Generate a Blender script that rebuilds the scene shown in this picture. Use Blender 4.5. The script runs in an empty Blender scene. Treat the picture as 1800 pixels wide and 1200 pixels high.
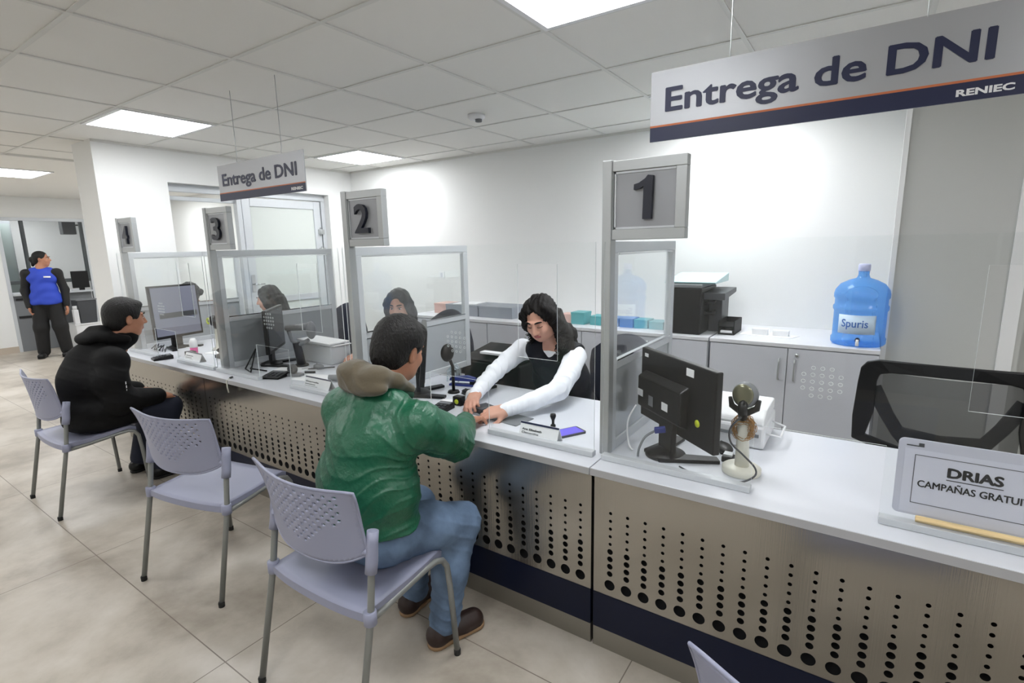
import bpy, math, random
import numpy as np
from mathutils import Vector, Matrix
random.seed(7); np.random.seed(7)
sc = bpy.context.scene
COL = sc.collection

# ------------------------------------------------------------------ camera, world, lights, exposure
CAMZ = 1.55
_y, _p, _r = 0.599735583, 0.18149885, -0.0200176496
def cam_axes():
    cy, sy, cp, sp, cr, sr = math.cos(_y), math.sin(_y), math.cos(_p), math.sin(_p), math.cos(_r), math.sin(_r)
    f = Vector((-sy*cp, cy*cp, -sp)); r = Vector((cy, sy, 0)); u = r.cross(f)
    return r*cr + u*sr, -r*sr + u*cr, f
_R, _U, _F = cam_axes()
cd = bpy.data.cameras.new('camera'); cam = bpy.data.objects.new('camera', cd); COL.objects.link(cam)
cam.matrix_world = Matrix(((_R.x, _U.x, -_F.x, 0), (_R.y, _U.y, -_F.y, 0), (_R.z, _U.z, -_F.z, CAMZ), (0, 0, 0, 1)))
cd.sensor_width = 36.0; cd.lens = 908.4*36/1800; cd.clip_start = 0.02
sc.camera = cam
w = bpy.data.worlds.new('world'); sc.world = w; w.use_nodes = True
w.node_tree.nodes['Background'].inputs[0].default_value = (0.8, 0.86, 1, 1)
w.node_tree.nodes['Background'].inputs[1].default_value = 0.3
sc.view_settings.view_transform = 'Standard'; sc.view_settings.look = 'None'
sc.view_settings.gamma = 1.0; sc.view_settings.use_curve_mapping = False
sc.view_settings.exposure = 0.24
sc.cycles.transparent_max_bounces = 32; sc.cycles.max_bounces = 8; sc.cycles.diffuse_bounces = 4
sc.cycles.caustics_reflective = False; sc.cycles.caustics_refractive = False
LIGHT = 17     # emission of the ceiling panels

# ------------------------------------------------------------------ materials
def nt(name):
    m = bpy.data.materials.new(name); m.use_nodes = True
    return m, m.node_tree, m.node_tree.nodes, m.node_tree.links, m.node_tree.nodes['Principled BSDF']
def S(h):   # sRGB 0-255 triple to linear
    return tuple((c/255/12.92 if c/255 <= .04045 else ((c/255+.055)/1.055)**2.4) for c in h)
def mat(name, col, rough=.5, metal=0, spec=.5, bump=0, bscale=60, var=0, vscale=4, stretch=None, emit=None, es=0, alpha=None, coat=0, sheen=0, lin=False):
    m, t, N, L, b = nt(name)
    c = col if lin else S(col)
    b.inputs['Base Color'].default_value = (*c, 1); b.inputs['Roughness'].default_value = rough
    b.inputs['Metallic'].default_value = metal; b.inputs['Specular IOR Level'].default_value = spec
    b.inputs['Coat Weight'].default_value = coat
    if sheen: b.inputs['Sheen Weight'].default_value = sheen
    if emit: b.inputs['Emission Color'].default_value = (*S(emit), 1); b.inputs['Emission Strength'].default_value = es
    if bump or var:
        tc = N.new('ShaderNodeTexCoord'); mp = N.new('ShaderNodeMapping'); L.new(tc.outputs['Object'], mp.inputs['Vector'])
        if stretch: mp.inputs['Scale'].default_value = stretch
    if bump:
        nz = N.new('ShaderNodeTexNoise'); nz.inputs['Scale'].default_value = bscale; nz.inputs['Detail'].default_value = 4
        L.new(mp.outputs[0], nz.inputs['Vector']); bp = N.new('ShaderNodeBump'); bp.inputs['Strength'].default_value = bump
        bp.inputs['Distance'].default_value = .01
        L.new(nz.outputs['Fac'], bp.inputs['Height']); L.new(bp.outputs[0], b.inputs['Normal'])
    if var:
        n2 = N.new('ShaderNodeTexNoise'); n2.inputs['Scale'].default_value = vscale; n2.inputs['Detail'].default_value = 5
        L.new(mp.outputs[0], n2.inputs['Vector']); cr = N.new('ShaderNodeValToRGB')
        cr.color_ramp.elements[0].position = .3; cr.color_ramp.elements[1].position = .7
        cr.color_ramp.elements[0].color = (*[x*(1-var) for x in c], 1); cr.color_ramp.elements[1].color = (*[min(1, x*(1+var)) for x in c], 1)
        L.new(n2.outputs['Fac'], cr.inputs[0]); L.new(cr.outputs[0], b.inputs['Base Color'])
    return m
def clear(name, tint=(.95, .98, .97), ior=1.45, rough=.02, haze=0.0):
    m, t, N, L, b = nt(name); N.remove(b); out = N['Material Output']
    tr = N.new('ShaderNodeBsdfTransparent'); tr.inputs[0].default_value = (*tint, 1)
    gl = N.new('ShaderNodeBsdfGlossy'); gl.inputs['Roughness'].default_value = rough; gl.inputs['Color'].default_value = (1, 1, 1, 1)
    lw = N.new('ShaderNodeLayerWeight'); lw.inputs[0].default_value = .5
    pw = N.new('ShaderNodeMath'); pw.operation = 'POWER'; L.new(lw.outputs['Facing'], pw.inputs[0]); pw.inputs[1].default_value = 5
    f0 = ((ior-1)/(ior+1))**2; fr = N.new('ShaderNodeMath'); fr.operation = 'MULTIPLY_ADD'; L.new(pw.outputs[0], fr.inputs[0]); fr.inputs[1].default_value = .9-f0; fr.inputs[2].default_value = f0
    mx = N.new('ShaderNodeMixShader'); L.new(fr.outputs[0], mx.inputs[0]); L.new(tr.outputs[0], mx.inputs[1]); L.new(gl.outputs[0], mx.inputs[2])
    res = mx
    if haze:  # pale diffuse film imitates the screens' hazy reflection of the bright room
        df = N.new('ShaderNodeBsdfDiffuse'); df.inputs[0].default_value = (.9, .93, .93, 1)
        m2 = N.new('ShaderNodeMixShader'); m2.inputs[0].default_value = haze; L.new(mx.outputs[0], m2.inputs[1]); L.new(df.outputs[0], m2.inputs[2]); res = m2
    L.new(res.outputs[0], out.inputs[0]); return m
def mesh_fabric(name, col, dens):
    m, t, N, L, b = nt(name); out = N['Material Output']
    b.inputs['Base Color'].default_value = (*S(col), 1); b.inputs['Roughness'].default_value = .8
    tr = N.new('ShaderNodeBsdfTransparent'); mx = N.new('ShaderNodeMixShader'); mx.inputs[0].default_value = dens
    L.new(tr.outputs[0], mx.inputs[1]); L.new(b.outputs[0], mx.inputs[2]); L.new(mx.outputs[0], out.inputs[0]); return m
def emis(name, col, s):
    m, t, N, L, b = nt(name); b.inputs['Base Color'].default_value = (1, 1, 1, 1)
    b.inputs['Emission Color'].default_value = (*col, 1); b.inputs['Emission Strength'].default_value = s; return m
def floor_mat():
    m, t, N, L, b = nt('floor_tile'); tc = N.new('ShaderNodeTexCoord'); sp = N.new('ShaderNodeSeparateXYZ'); L.new(tc.outputs['Object'], sp.inputs[0])
    masks = []
    for ax, per, off in ((0, 1.304, -1.912), (1, .597, .798)):
        a = N.new('ShaderNodeMath'); a.operation = 'SUBTRACT'; L.new(sp.outputs[ax], a.inputs[0]); a.inputs[1].default_value = off
        q = N.new('ShaderNodeMath'); q.operation = 'PINGPONG'; L.new(a.outputs[0], q.inputs[0]); q.inputs[1].default_value = per/2
        c = N.new('ShaderNodeMath'); c.operation = 'LESS_THAN'; L.new(q.outputs[0], c.inputs[0]); c.inputs[1].default_value = .0022
        masks.append(c)
    mx = N.new('ShaderNodeMath'); mx.operation = 'MAXIMUM'; L.new(masks[0].outputs[0], mx.inputs[0]); L.new(masks[1].outputs[0], mx.inputs[1])
    nz = N.new('ShaderNodeTexNoise'); nz.inputs['Scale'].default_value = 1.7; nz.inputs['Detail'].default_value = 8; nz.inputs['Roughness'].default_value = .62
    nz.inputs['Distortion'].default_value = .15
    L.new(tc.outputs['Object'], nz.inputs['Vector']); cr = N.new('ShaderNodeValToRGB'); L.new(nz.outputs['Fac'], cr.inputs[0])
    e = cr.color_ramp.elements; e[0].position = .36; e[0].color = (*S((150, 141, 129)), 1); e[1].position = .66; e[1].color = (*S((198, 191, 181)), 1)
    k = cr.color_ramp.elements.new(.52); k.color = (*S((181, 173, 161)), 1)
    mc = N.new('ShaderNodeMixRGB'); L.new(mx.outputs[0], mc.inputs[0]); L.new(cr.outputs[0], mc.inputs[1]); mc.inputs[2].default_value = (*S((120, 110, 100)), 1)
    L.new(mc.outputs[0], b.inputs['Base Color']); b.inputs['Roughness'].default_value = .33; b.inputs['Specular IOR Level'].default_value = .45
    return m
def steel_mat():
    m, t, N, L, b = nt('brushed_steel'); tc = N.new('ShaderNodeTexCoord'); mp = N.new('ShaderNodeMapping'); mp.inputs['Scale'].default_value = (260, 1, 3)
    L.new(tc.outputs['Object'], mp.inputs[0]); nz = N.new('ShaderNodeTexNoise'); nz.inputs['Scale'].default_value = 1; L.new(mp.outputs[0], nz.inputs['Vector'])
    bp = N.new('ShaderNodeBump'); bp.inputs['Strength'].default_value = .12; bp.inputs['Distance'].default_value = .004; L.new(nz.outputs['Fac'], bp.inputs['Height']); L.new(bp.outputs[0], b.inputs['Normal'])
    b.inputs['Base Color'].default_value = (*S((168, 164, 157)), 1); b.inputs['Metallic'].default_value = .9; b.inputs['Roughness'].default_value = .19
    return m
M = dict(
    wall=mat('white_paint', (236, 237, 236), .85, spec=.2, bump=.03, bscale=120),
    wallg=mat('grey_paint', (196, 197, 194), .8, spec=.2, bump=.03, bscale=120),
    corner=mat('white_corner_bead', (235, 236, 236), .5),
    ceil=mat('ceiling_board', (236, 235, 231), .9, spec=.1, bump=.06, bscale=300),
    tbar=mat('ceiling_grid', (222, 222, 218), .6),
    floor=floor_mat(), skirt=mat('beige_skirting', (190, 178, 163), .5),
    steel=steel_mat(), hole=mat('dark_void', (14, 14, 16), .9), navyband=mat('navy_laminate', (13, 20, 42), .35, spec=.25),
    kick=mat('kick_steel', (150, 146, 138), .35, .8), seam=mat('seam_black', (20, 20, 22), .6),
    top=mat('white_worktop', (212, 215, 222), .28, spec=.5), topedge=mat('worktop_edge', (176, 176, 178), .4),
    alu=mat('aluminium', (178, 181, 182), .38, .55), alu2=mat('aluminium_pale', (206, 210, 214), .45, .25), panel=mat('grey_panel', (200, 204, 208), .45, .1),
    panelg=mat('glossy_grey_panel', (176, 181, 185), .16, .15, spec=.8), numface=mat('number_face', (156, 158, 162), .4, .3), navy=mat('navy_letter', (24, 31, 66), .4), navydk=mat('navy_number', (22, 26, 42), .35),
    glass=clear('partition_glass', (.965, .978, .978), 1.45, haze=.014), acry=clear('acrylic_sheet', (.985, .992, .991), 1.3, haze=.006), edge=mat('acrylic_edge', (225, 232, 232), .3, spec=.6),
    white=mat('white_plastic', (235, 236, 238), .45), offw=mat('cream_plastic', (222, 220, 208), .4), paperl=mat('laminated_paper', (200, 202, 216), .35), paper=mat('paper', (240, 241, 243), .8, spec=.1),
    black=mat('black_plastic', (11, 11, 12), .4, spec=.3), blackm=mat('matt_black', (18, 19, 21), .65, spec=.25), dgrey=mat('dark_grey_plastic', (62, 64, 68), .45), mgrey=mat('mid_grey_plastic', (120, 123, 127), .45),
    lav=mat('lavender_plastic', (142, 145, 166), .42, spec=.45), leg=mat('grey_painted_tube', (132, 134, 132), .35, .3), rubber=mat('rubber', (30, 30, 30), .8),
    cab=mat('cabinet_grey', (208, 210, 218), .5), cabtop=mat('cabinet_top', (224, 225, 230), .4), chrome=mat('chrome', (210, 212, 214), .15, 1),
    orange=mat('orange_line', (196, 110, 66), .5), signface=mat('sign_brushed', (172, 174, 178), .36, .5, bump=.02, bscale=4, stretch=(3, 3, 200)),
    wood=mat('light_wood', (226, 200, 150), .5, var=.15, vscale=14, stretch=(1, 10, 10)), ink=mat('black_ink', (24, 24, 28), .6), red=mat('red_print', (190, 70, 70), .6),
    yell=mat('yellow_green_sticker', (200, 214, 40), .5), blue=mat('blue_plastic', (36, 50, 120), .4), pink=mat('pink_plastic', (225, 60, 150), .4),
    teal=mat('teal_card', (90, 170, 175), .5), bluebox=mat('blue_card', (96, 140, 200), .5), peach=mat('peach_card', (226, 188, 178), .6), boxg=mat('grey_card', (150, 156, 164), .6),
    cyang=mat('pale_cyan_plastic', (190, 226, 228), .25, spec=.6), purple=mat('violet_screen', (96, 84, 200), .3, emit=(96, 84, 200), es=.3),
    gold=mat('gold_wire', (176, 130, 70), .3, .7), clearp=clear('clear_plastic', (.85, .9, .92), 1.45, haze=.12),
    screen=mat('lit_screen', (100, 103, 116), .22, emit=(120, 123, 140), es=.3), screentxt=mat('screen_text', (225, 228, 235), .4, emit=(225, 228, 235), es=.5), dscreen=mat('dark_screen', (34, 36, 40), .12),
    meshf=mesh_fabric('chair_mesh', (40, 41, 43), .72), fab=mat('dark_fabric', (44, 48, 62), .85, bump=.15, bscale=300),
    water=None, lightpanel=emis('light_diffuser', (.97, .985, 1), LIGHT), frost=mat('frosted_panel', (214, 220, 216), .5, spec=.3),
    skin=mat('skin', (176, 124, 98), .5, spec=.35, bump=.05, bscale=200, var=.06, vscale=9), skin2=mat('skin_light', (204, 156, 136), .48, spec=.35, bump=.04, bscale=200, var=.06, vscale=9),
    lip=mat('lips', (160, 84, 82), .4), hair=mat('black_hair', (14, 12, 11), .5, spec=.35, bump=.8, bscale=160, stretch=(1, 1, .3)), hairb=mat('dark_brown_hair', (14, 11, 10), .6, spec=.2, bump=.5, bscale=80, stretch=(1, 1, .2)),
    eye=mat('eye_white', (215, 208, 200), .2), iris=mat('iris', (30, 18, 12), .15),
    green=mat('green_shell', (22, 88, 62), .4, spec=.5, bump=.5, bscale=38), greend=mat('green_knit', (20, 60, 44), .7), olive=mat('olive_fleece', (90, 82, 67), .9, spec=.1, bump=.12, bscale=60, sheen=.3), cream=mat('cream_stripe', (214, 206, 180), .8),
    denim=mat('denim', (104, 124, 150), .85, spec=.15, bump=.25, bscale=26, var=.3, vscale=9), bootb=mat('brown_leather', (44, 28, 24), .5, bump=.1), sole=mat('tan_sole', (150, 120, 88), .7),
    coat=mat('black_coat', (11, 11, 12), .75, spec=.2, bump=.35, bscale=16), navyp=mat('navy_trousers', (20, 26, 44), .8, bump=.1), blackt=mat('black_trousers', (18, 18, 19), .8, bump=.1),
    shirt=mat('white_shirt', (236, 239, 245), .8, spec=.2, bump=.3, bscale=18), vest=mat('navy_vest', (15, 18, 29), .7, spec=.3, bump=.15, bscale=30), bvest=mat('royal_blue_vest', (38, 66, 178), .7, bump=.25, bscale=14),
    char=mat('charcoal_knit', (48, 46, 50), .8, bump=.15, bscale=40), mask=mat('face_mask', (214, 226, 232), .8),
)
def water_mat():
    m, t, N, L, b = nt('blue_water_plastic'); b.inputs['Base Color'].default_value = (.16, .45, .95, 1); b.inputs['Roughness'].default_value = .1
    b.inputs['Transmission Weight'].default_value = 0; out = N['Material Output']
    tr = N.new('ShaderNodeBsdfTransparent'); tr.inputs[0].default_value = (.5, .74, 1, 1); mx = N.new('ShaderNodeMixShader'); mx.inputs[0].default_value = .34
    L.new(tr.outputs[0], mx.inputs[1]); L.new(b.outputs[0], mx.inputs[2]); L.new(mx.outputs[0], out.inputs[0]); return m
M['water'] = water_mat()

# ------------------------------------------------------------------ object helpers
def thing(name, label, cat, loc=(0, 0, 0), rz=0, group=None):
    o = bpy.data.objects.new(name, None); COL.objects.link(o); o.location = loc; o.rotation_euler = (0, 0, rz)
    o.empty_display_size = .05; o['label'] = label; o['category'] = cat
    if group: o['group'] = group
    return o
def tag(o, label, cat, group=None):
    o['label'] = label; o['category'] = cat
    if group: o['group'] = group
    return o
def structure(o): o['kind'] = 'structure'; return o
def origin_of(p):
    o = Vector((0, 0, 0))
    while p is not None: o += p.location; p = p.parent
    return o
class MB:
    def __init__(s): s.v = []; s.f = []; s.m = []; s.sm = []
    def add(s, vs, fs, mi=0, smooth=False):
        n = len(s.v); s.v += [tuple(map(float, q)) for q in vs]; s.f += [tuple(int(i)+n for i in f) for f in fs]
        s.m += [mi]*len(fs); s.sm += [smooth]*len(fs); return s
    def box(s, a, b, mi=0, R=None, c=None):
        (x0, y0, z0), (x1, y1, z1) = a, b
        vs = [Vector(q) for q in ((x0, y0, z0), (x1, y0, z0), (x1, y1, z0), (x0, y1, z0), (x0, y0, z1), (x1, y0, z1), (x1, y1, z1), (x0, y1, z1))]
        if R is not None:
            c = Vector(c) if c is not None else Vector(((x0+x1)/2, (y0+y1)/2, (z0+z1)/2)); vs = [R @ (q-c)+c for q in vs]
        return s.add(vs, [(0, 3, 2, 1), (4, 5, 6, 7), (0, 1, 5, 4), (1, 2, 6, 5), (2, 3, 7, 6), (3, 0, 4, 7)], mi)
    def tube(s, path, r, seg=10, mi=0, caps=True, closed=False, smooth=True, flat=None):
        P = [Vector(p) for p in path]; n = len(P); rs = list(r) if hasattr(r, '__len__') else [r]*n
        vs = []; prev = None
        for i in range(n):
            t = (P[(i+1) % n]-P[i-1]) if closed else (P[min(i+1, n-1)]-P[max(i-1, 0)])
            if t.length < 1e-9: t = Vector((0, 0, 1))
            t.normalize()
            a = prev if prev is not None else (Vector((0, 0, 1)) if abs(t.z) < .9 else Vector((1, 0, 0)))
            a = (a-t*a.dot(t))
            if a.length < 1e-6: a = Vector((0, 1, 0))-t*t.y
            a.normalize(); b = t.cross(a); prev = a
            for k in range(seg):
                an = 2*math.pi*k/seg; f = flat if flat else 1
                vs.append(P[i]+a*math.cos(an)*rs[i]+b*math.sin(an)*rs[i]*f)
        fs = []
        for i in range(n if closed else n-1):
            j = (i+1) % n
            for k in range(seg):
                fs.append((i*seg+k, i*seg+(k+1) % seg, j*seg+(k+1) % seg, j*seg+k))
        s.add(vs, fs, mi, smooth)
        if caps and not closed:
            base = len(s.v)-len(vs)
            s.f.append(tuple(base+k for k in reversed(range(seg)))); s.f.append(tuple(base+(n-1)*seg+k for k in range(seg))); s.m += [mi]*2; s.sm += [False]*2
        return s
    def lathe(s, prof, c=(0, 0, 0), seg=32, mi=0, R=None, smooth=True):
        vs = []; c = Vector(c)
        for (r, z) in prof:
            for k in range(seg):
                a = 2*math.pi*k/seg; q = Vector((r*math.cos(a), r*math.sin(a), z)); vs.append((R @ q if R is not None else q)+c)
        fs = [(i*seg+k, i*seg+(k+1) % seg, (i+1)*seg+(k+1) % seg, (i+1)*seg+k) for i in range(len(prof)-1) for k in range(seg)]
        n = len(prof); fs2 = []
        if prof[0][0] > 1e-5: fs2.append(tuple(reversed(range(seg))))
        if prof[-1][0] > 1e-5: fs2.append(tuple((n-1)*seg+k for k in range(seg)))
        b = len(s.v); s.add(vs, fs, mi, smooth)
        for f in fs2: s.f.append(tuple(b+i for i in f)); s.m.append(mi); s.sm.append(False)
        return s
    def ell(s, c, r, mi=0, R=None, seg=20, ring=12):
        prof = [(math.sin(math.pi*i/ring), -math.cos(math.pi*i/ring)) for i in range(ring+1)]
        vs = []; c = Vector(c)
        for (pr, z) in prof:
            for k in range(seg):
                a = 2*math.pi*k/seg; q = Vector((pr*math.cos(a)*r[0], pr*math.sin(a)*r[1], z*r[2])); vs.append((R @ q if R is not None else q)+c)
        fs = [(i*seg+k, i*seg+(k+1) % seg, (i+1)*seg+(k+1) % seg, (i+1)*seg+k) for i in range(ring) for k in range(seg)]
        return s.add(vs, fs, mi, True)
    def prism(s, poly, axis, a, b, mi=0, smooth=False):
        """poly: 2D points; axis: the extrusion axis; a,b extents."""
        def P(u, v, w): return {'x': (w, u, v), 'y': (u, w, v), 'z': (u, v, w)}[axis]
        n = len(poly); vs = [P(u, v, a) for u, v in poly]+[P(u, v, b) for u, v in poly]
        fs = [tuple(range(n)), tuple(reversed(range(n, 2*n)))]+[(i, i+n, (i+1) % n+n, (i+1) % n) for i in range(n)]
        return s.add(vs, fs, mi, smooth)
    def build(s, name, mats, parent=None, bev=0, world=True, weld=False, subs=0, solid=0, cross=True):
        me = bpy.data.meshes.new(name); off = origin_of(parent) if (parent is not None and world) else Vector((0, 0, 0))
        me.from_pydata([(v[0]-off.x, v[1]-off.y, v[2]-off.z) for v in s.v], [], s.f)
        mats = mats if isinstance(mats, (list, tuple)) else [mats]
        for m_ in mats: me.materials.append(m_)
        me.polygons.foreach_set('material_index', s.m); me.polygons.foreach_set('use_smooth', s.sm)
        import bmesh
        b_ = bmesh.new(); b_.from_mesh(me)
        if weld: bmesh.ops.remove_doubles(b_, verts=b_.verts, dist=1e-5)
        bmesh.ops.recalc_face_normals(b_, faces=b_.faces); b_.to_mesh(me); b_.free()
        me.update(); o = bpy.data.objects.new(name, me); COL.objects.link(o)
        if parent is not None: o.parent = parent
        if solid: md = o.modifiers.new('s', 'SOLIDIFY'); md.thickness = solid; md.offset = 0
        if bev: md = o.modifiers.new('b', 'BEVEL'); md.width = bev; md.segments = 2; md.limit_method = 'ANGLE'; md.angle_limit = .7
        if subs: md = o.modifiers.new('u', 'SUBSURF'); md.levels = subs; md.render_levels = subs
        return o
def B(a, b, name, m_, parent=None, bev=0, **k): return MB().box(a, b).build(name, m_, parent, bev, **k)
def soft(pts, n=6):     # Catmull-Rom through the points
    P = [Vector(p) for p in pts]; P = [P[0]]+P+[P[-1]]; out = []
    for i in range(1, len(P)-2):
        for k in range(n):
            t = k/n; a, b, c, d = P[i-1], P[i], P[i+1], P[i+2]
            out.append(.5*((2*b)+(c-a)*t+(2*a-5*b+4*c-d)*t*t+(3*b-3*c+d-a)*t**3))
    return out+[P[-2]]
def rot(x=0, y=0, z=0): return (Matrix.Rotation(z, 3, 'Z') @ Matrix.Rotation(y, 3, 'Y') @ Matrix.Rotation(x, 3, 'X'))
def kids(o): return [c for c in bpy.data.objects if c.parent == o]
def copy_tree(o, parent=None):
    c = o.copy(); COL.objects.link(c); c.parent = parent
    for k in kids(o): copy_tree(k, c)
    return c
def text_mesh(txt, size, width=None, bold=0, ext=.0006, align='LEFT', font_sx=1.0):
    """returns (verts, faces) of a text in the XZ plane (reading along +X, up +Z), cap height about size"""
    cu = bpy.data.curves.new('lettering', 'FONT'); cu.body = txt; cu.size = size/.729; cu.extrude = ext; cu.offset = bold; cu.align_x = align; cu.resolution_u = 3
    ob = bpy.data.objects.new('lettering', cu); COL.objects.link(ob)
    dg = bpy.context.evaluated_depsgraph_get(); dg.update(); me = bpy.data.meshes.new_from_object(ob.evaluated_get(dg))
    vs = [(v.co.x, -v.co.z, v.co.y) for v in me.vertices]; fs = [tuple(p.vertices) for p in me.polygons]
    bpy.data.objects.remove(ob); bpy.data.meshes.remove(me); bpy.data.curves.remove(cu)
    xs = [v[0] for v in vs]
    if width:
        k = width/(max(xs)-min(xs)); x0 = min(xs) if align == 'LEFT' else 0
        vs = [((v[0]-x0)*k, v[1], v[2]) for v in vs]
    return vs, fs
def add_text(mb, txt, loc, size, width=None, bold=0, mi=0, R=None, ext=.0006, align='LEFT', heavy=0):
    vs, fs = text_mesh(txt, size, width, bold, ext, align); loc = Vector(loc)
    if heavy:      # heavier strokes: the same outlines laid side by side
        v0, f0 = vs, fs; vs, fs = [], []
        for q, (dx, dz) in enumerate(((-1, 0), (1, 0), (0, .7), (0, -.7), (0, 0))):
            n = len(vs); vs = vs+[(v[0]+dx*heavy, v[1]-.00004*q, v[2]+dz*heavy) for v in v0]; fs = fs+[tuple(i+n for i in f) for f in f0]
    mb.add([(R @ Vector(v) if R is not None else Vector(v))+loc for v in vs], fs, mi)

# ------------------------------------------------------------------ the setting
CZ = 2.5; BY = 4.43; EX = -5.42; FX = -11.4
structure(MB().box((-14, -3, -.05), (3, 5, 0)).build('floor', M['floor']))
structure(MB().box((-14, -3, CZ), (3, 5, CZ+.05)).build('ceiling', M['ceil']))
structure(B((-14, BY, 0), (3, BY+.1, CZ), 'wall_back', M['wall']))
structure(B((2.7, -3, 0), (2.8, BY, CZ), 'wall_right', M['wall']))
structure(B((-11.5, -3.1, 0), (2.8, -3, CZ), 'wall_front', M['wall']))
# end wall with the opening for the aluminium door
mb = MB().box((EX-.42, 1.78, 0), (EX, 2.33, CZ)).box((EX-.42, 4.08, 0), (EX, BY, CZ)).box((EX-.42, 2.33, 2.2), (EX, 4.08, CZ))
structure(mb.build('wall_end', M['wall']))
# far wall with the glazed office, pale wall piece on its left
mb = MB().box((FX-.1, -3, 0), (FX, 2.33, CZ)).box((FX-.1, 3.47, 0), (FX, BY, CZ)).box((FX-.1, 2.33, 2.17), (FX, 3.47, CZ))
structure(mb.build('wall_far', M['wall']))
structure(B((FX, -3, 0), (FX+.015, 2.33, .1), 'baseboard_far', M['skirt']))
structure(B((-14, 0, 0), (-13.9, 5, CZ), 'wall_office', M['wall']))
dd = structure(thing('added_dark_door', '', '')); del dd['label']; del dd['category']     # unseen dark door added behind the camera to darken the steel's reflection
for a in (-.1, 1.0): MB().box((a, -2.999, 0), (a+1.06, -2.96, .12)).box((a, -2.999, 2.2), (a+1.06, -2.96, 2.3)).box((a, -2.999, .12), (a+.1, -2.96, 2.2)).box((a+.96, -2.999, .12), (a+1.06, -2.96, 2.2)).build('door_frame', M['dgrey'], dd)
for a in (0, 1.1): B((a, -2.995, .12), (a+.86, -2.98, 2.2), 'added_door_pane', M['dscreen'], dd)
# grey column face beside the cabinets with its white corner beads
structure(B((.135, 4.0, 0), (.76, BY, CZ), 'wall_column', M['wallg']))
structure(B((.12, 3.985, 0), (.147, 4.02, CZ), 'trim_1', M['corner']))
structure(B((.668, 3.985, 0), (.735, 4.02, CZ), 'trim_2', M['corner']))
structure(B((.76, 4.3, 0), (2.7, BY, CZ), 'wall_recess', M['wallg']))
# ceiling: suspended grid of T bars with the boards between
mb = MB(); gx0, gy0, gdx, gdy = -1.2824, 2.1848, .7117, .6502
for k in range(-5, 8):
    x = gx0-gdx*k; mb.box((x-.011, -3, CZ-.006), (x+.011, BY, CZ-.0005))
for k in range(-7, 4):
    y = gy0+gdy*k; mb.box((-6.72, y-.011, CZ-.0052), (2.7, y+.011, CZ-.0008))
structure(mb.build('trim_3', M['tbar']))
structure(B((-6.76, -3, CZ-.02), (-6.72, BY, CZ-.0005), 'trim_4', M['tbar']))
structure(MB().box((-5.42, BY-.012, CZ-.02), (2.7, BY, CZ-.0005)).box((EX, 1.78, CZ-.02), (EX+.012, BY, CZ-.0005)).build('trim_5', M['tbar']))
# aluminium frame, door leaf and fixed light in the end opening
AX = EX-.12
fr = structure(thing('window_1', '', '')); del fr['label']; del fr['category']
MB().box((AX-.03, 2.33, 2.13), (AX+.03, 4.08, 2.2)).box((AX-.03, 2.33, 2.05), (AX+.0, 3.03, 2.09)).box((AX-.03, 2.33, 0), (AX+.03, 2.37, 2.13)).box((AX-.035, 3.0, 0), (AX+.035, 3.05, 2.13)).box((AX-.03, 4.03, 0), (AX+.03, 4.08, 2.13)).build('frame', M['alu2'], fr, bev=.004)
B((AX-.004, 2.37, .03), (AX+.002, 3.0, 2.05), 'pane', M['acry'], fr)
dr = structure(thing('door_1', '', '')); del dr['label']; del dr['category']
MB().box((AX-.02, 3.06, .01), (AX+.02, 3.15, 2.12)).box((AX-.02, 3.93, .01), (AX+.02, 4.02, 2.12)).box((AX-.02, 3.15, 2.03), (AX+.02, 3.93, 2.12)).box((AX-.02, 3.15, .01), (AX+.02, 3.93, .12)).box((AX-.02, 3.15, .98), (AX+.02, 3.93, 1.05)).build('door_frame', M['alu2'], dr, bev=.004)
MB().box((AX-.006, 3.15, .12), (AX+.006, 3.93, .98)).box((AX-.006, 3.15, 1.05), (AX+.006, 3.93, 2.03)).build('door_panel', M['frost'], dr)
for z in (1.72, 1.5, .4): MB().tube([(AX+.03, 4.0, z), (AX+.03, 4.0, z+.1)], .009).box((AX+.02, 3.97, z+.02), (AX+.032, 4.05, z+.08)).build('hinge', M['alu'], dr)
MB().box((AX+.02, 3.08, 1.12), (AX+.03, 3.12, 1.3)).tube([(AX+.03, 3.1, 1.2), (AX+.07, 3.1, 1.2), (AX+.07, 3.2, 1.2)], .008).build('door_handle', M['chrome'], dr)

# ------------------------------------------------------------------ ceiling light panels (their diffusers light the room)
def light_panel(x0, x1, y0, y1, label):
    t = thing('ceiling_light', label, 'ceiling light', ((x0+x1)/2, (y0+y1)/2, CZ), group='flat light panels in the ceiling')
    MB().box((x0, y0, CZ-.012), (x1, y0+.025, CZ-.001)).box((x0, y1-.025, CZ-.012), (x1, y1, CZ-.001)).box((x0, y0+.025, CZ-.012), (x0+.025, y1-.025, CZ-.001)).box((x1-.025, y0+.025, CZ-.012), (x1, y1-.025, CZ-.001)).build('frame', M['white'], t)
    B((x0+.025, y0+.025, CZ-.008), (x1-.025, y1-.025, CZ-.002), 'diffuser', M['lightpanel'], t)
def cell(j, i): return gx0-gdx*(j+1)+.012, gx0-gdx*j-.012, gy0+gdy*(i-2)+.012, gy0+gdy*(i-1)-.012
light_panel(*cell(-1, 1), 'lit ceiling panel cut by the top of the picture beside the large sign')
light_panel(*cell(4, 1), 'lit ceiling panel right in front of the white column, with a grey shadow gap')
light_panel(*cell(4, 4), 'small lit ceiling panel near the corner of the back wall, above booth 2')
light_panel(*cell(-1, 4), 'lit ceiling panel mostly hidden behind the left end of the large sign')
light_panel(-8.62, -7.82, 1.56, 2.18, 'lit ceiling panel over the far corridor, at the left edge')
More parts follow.
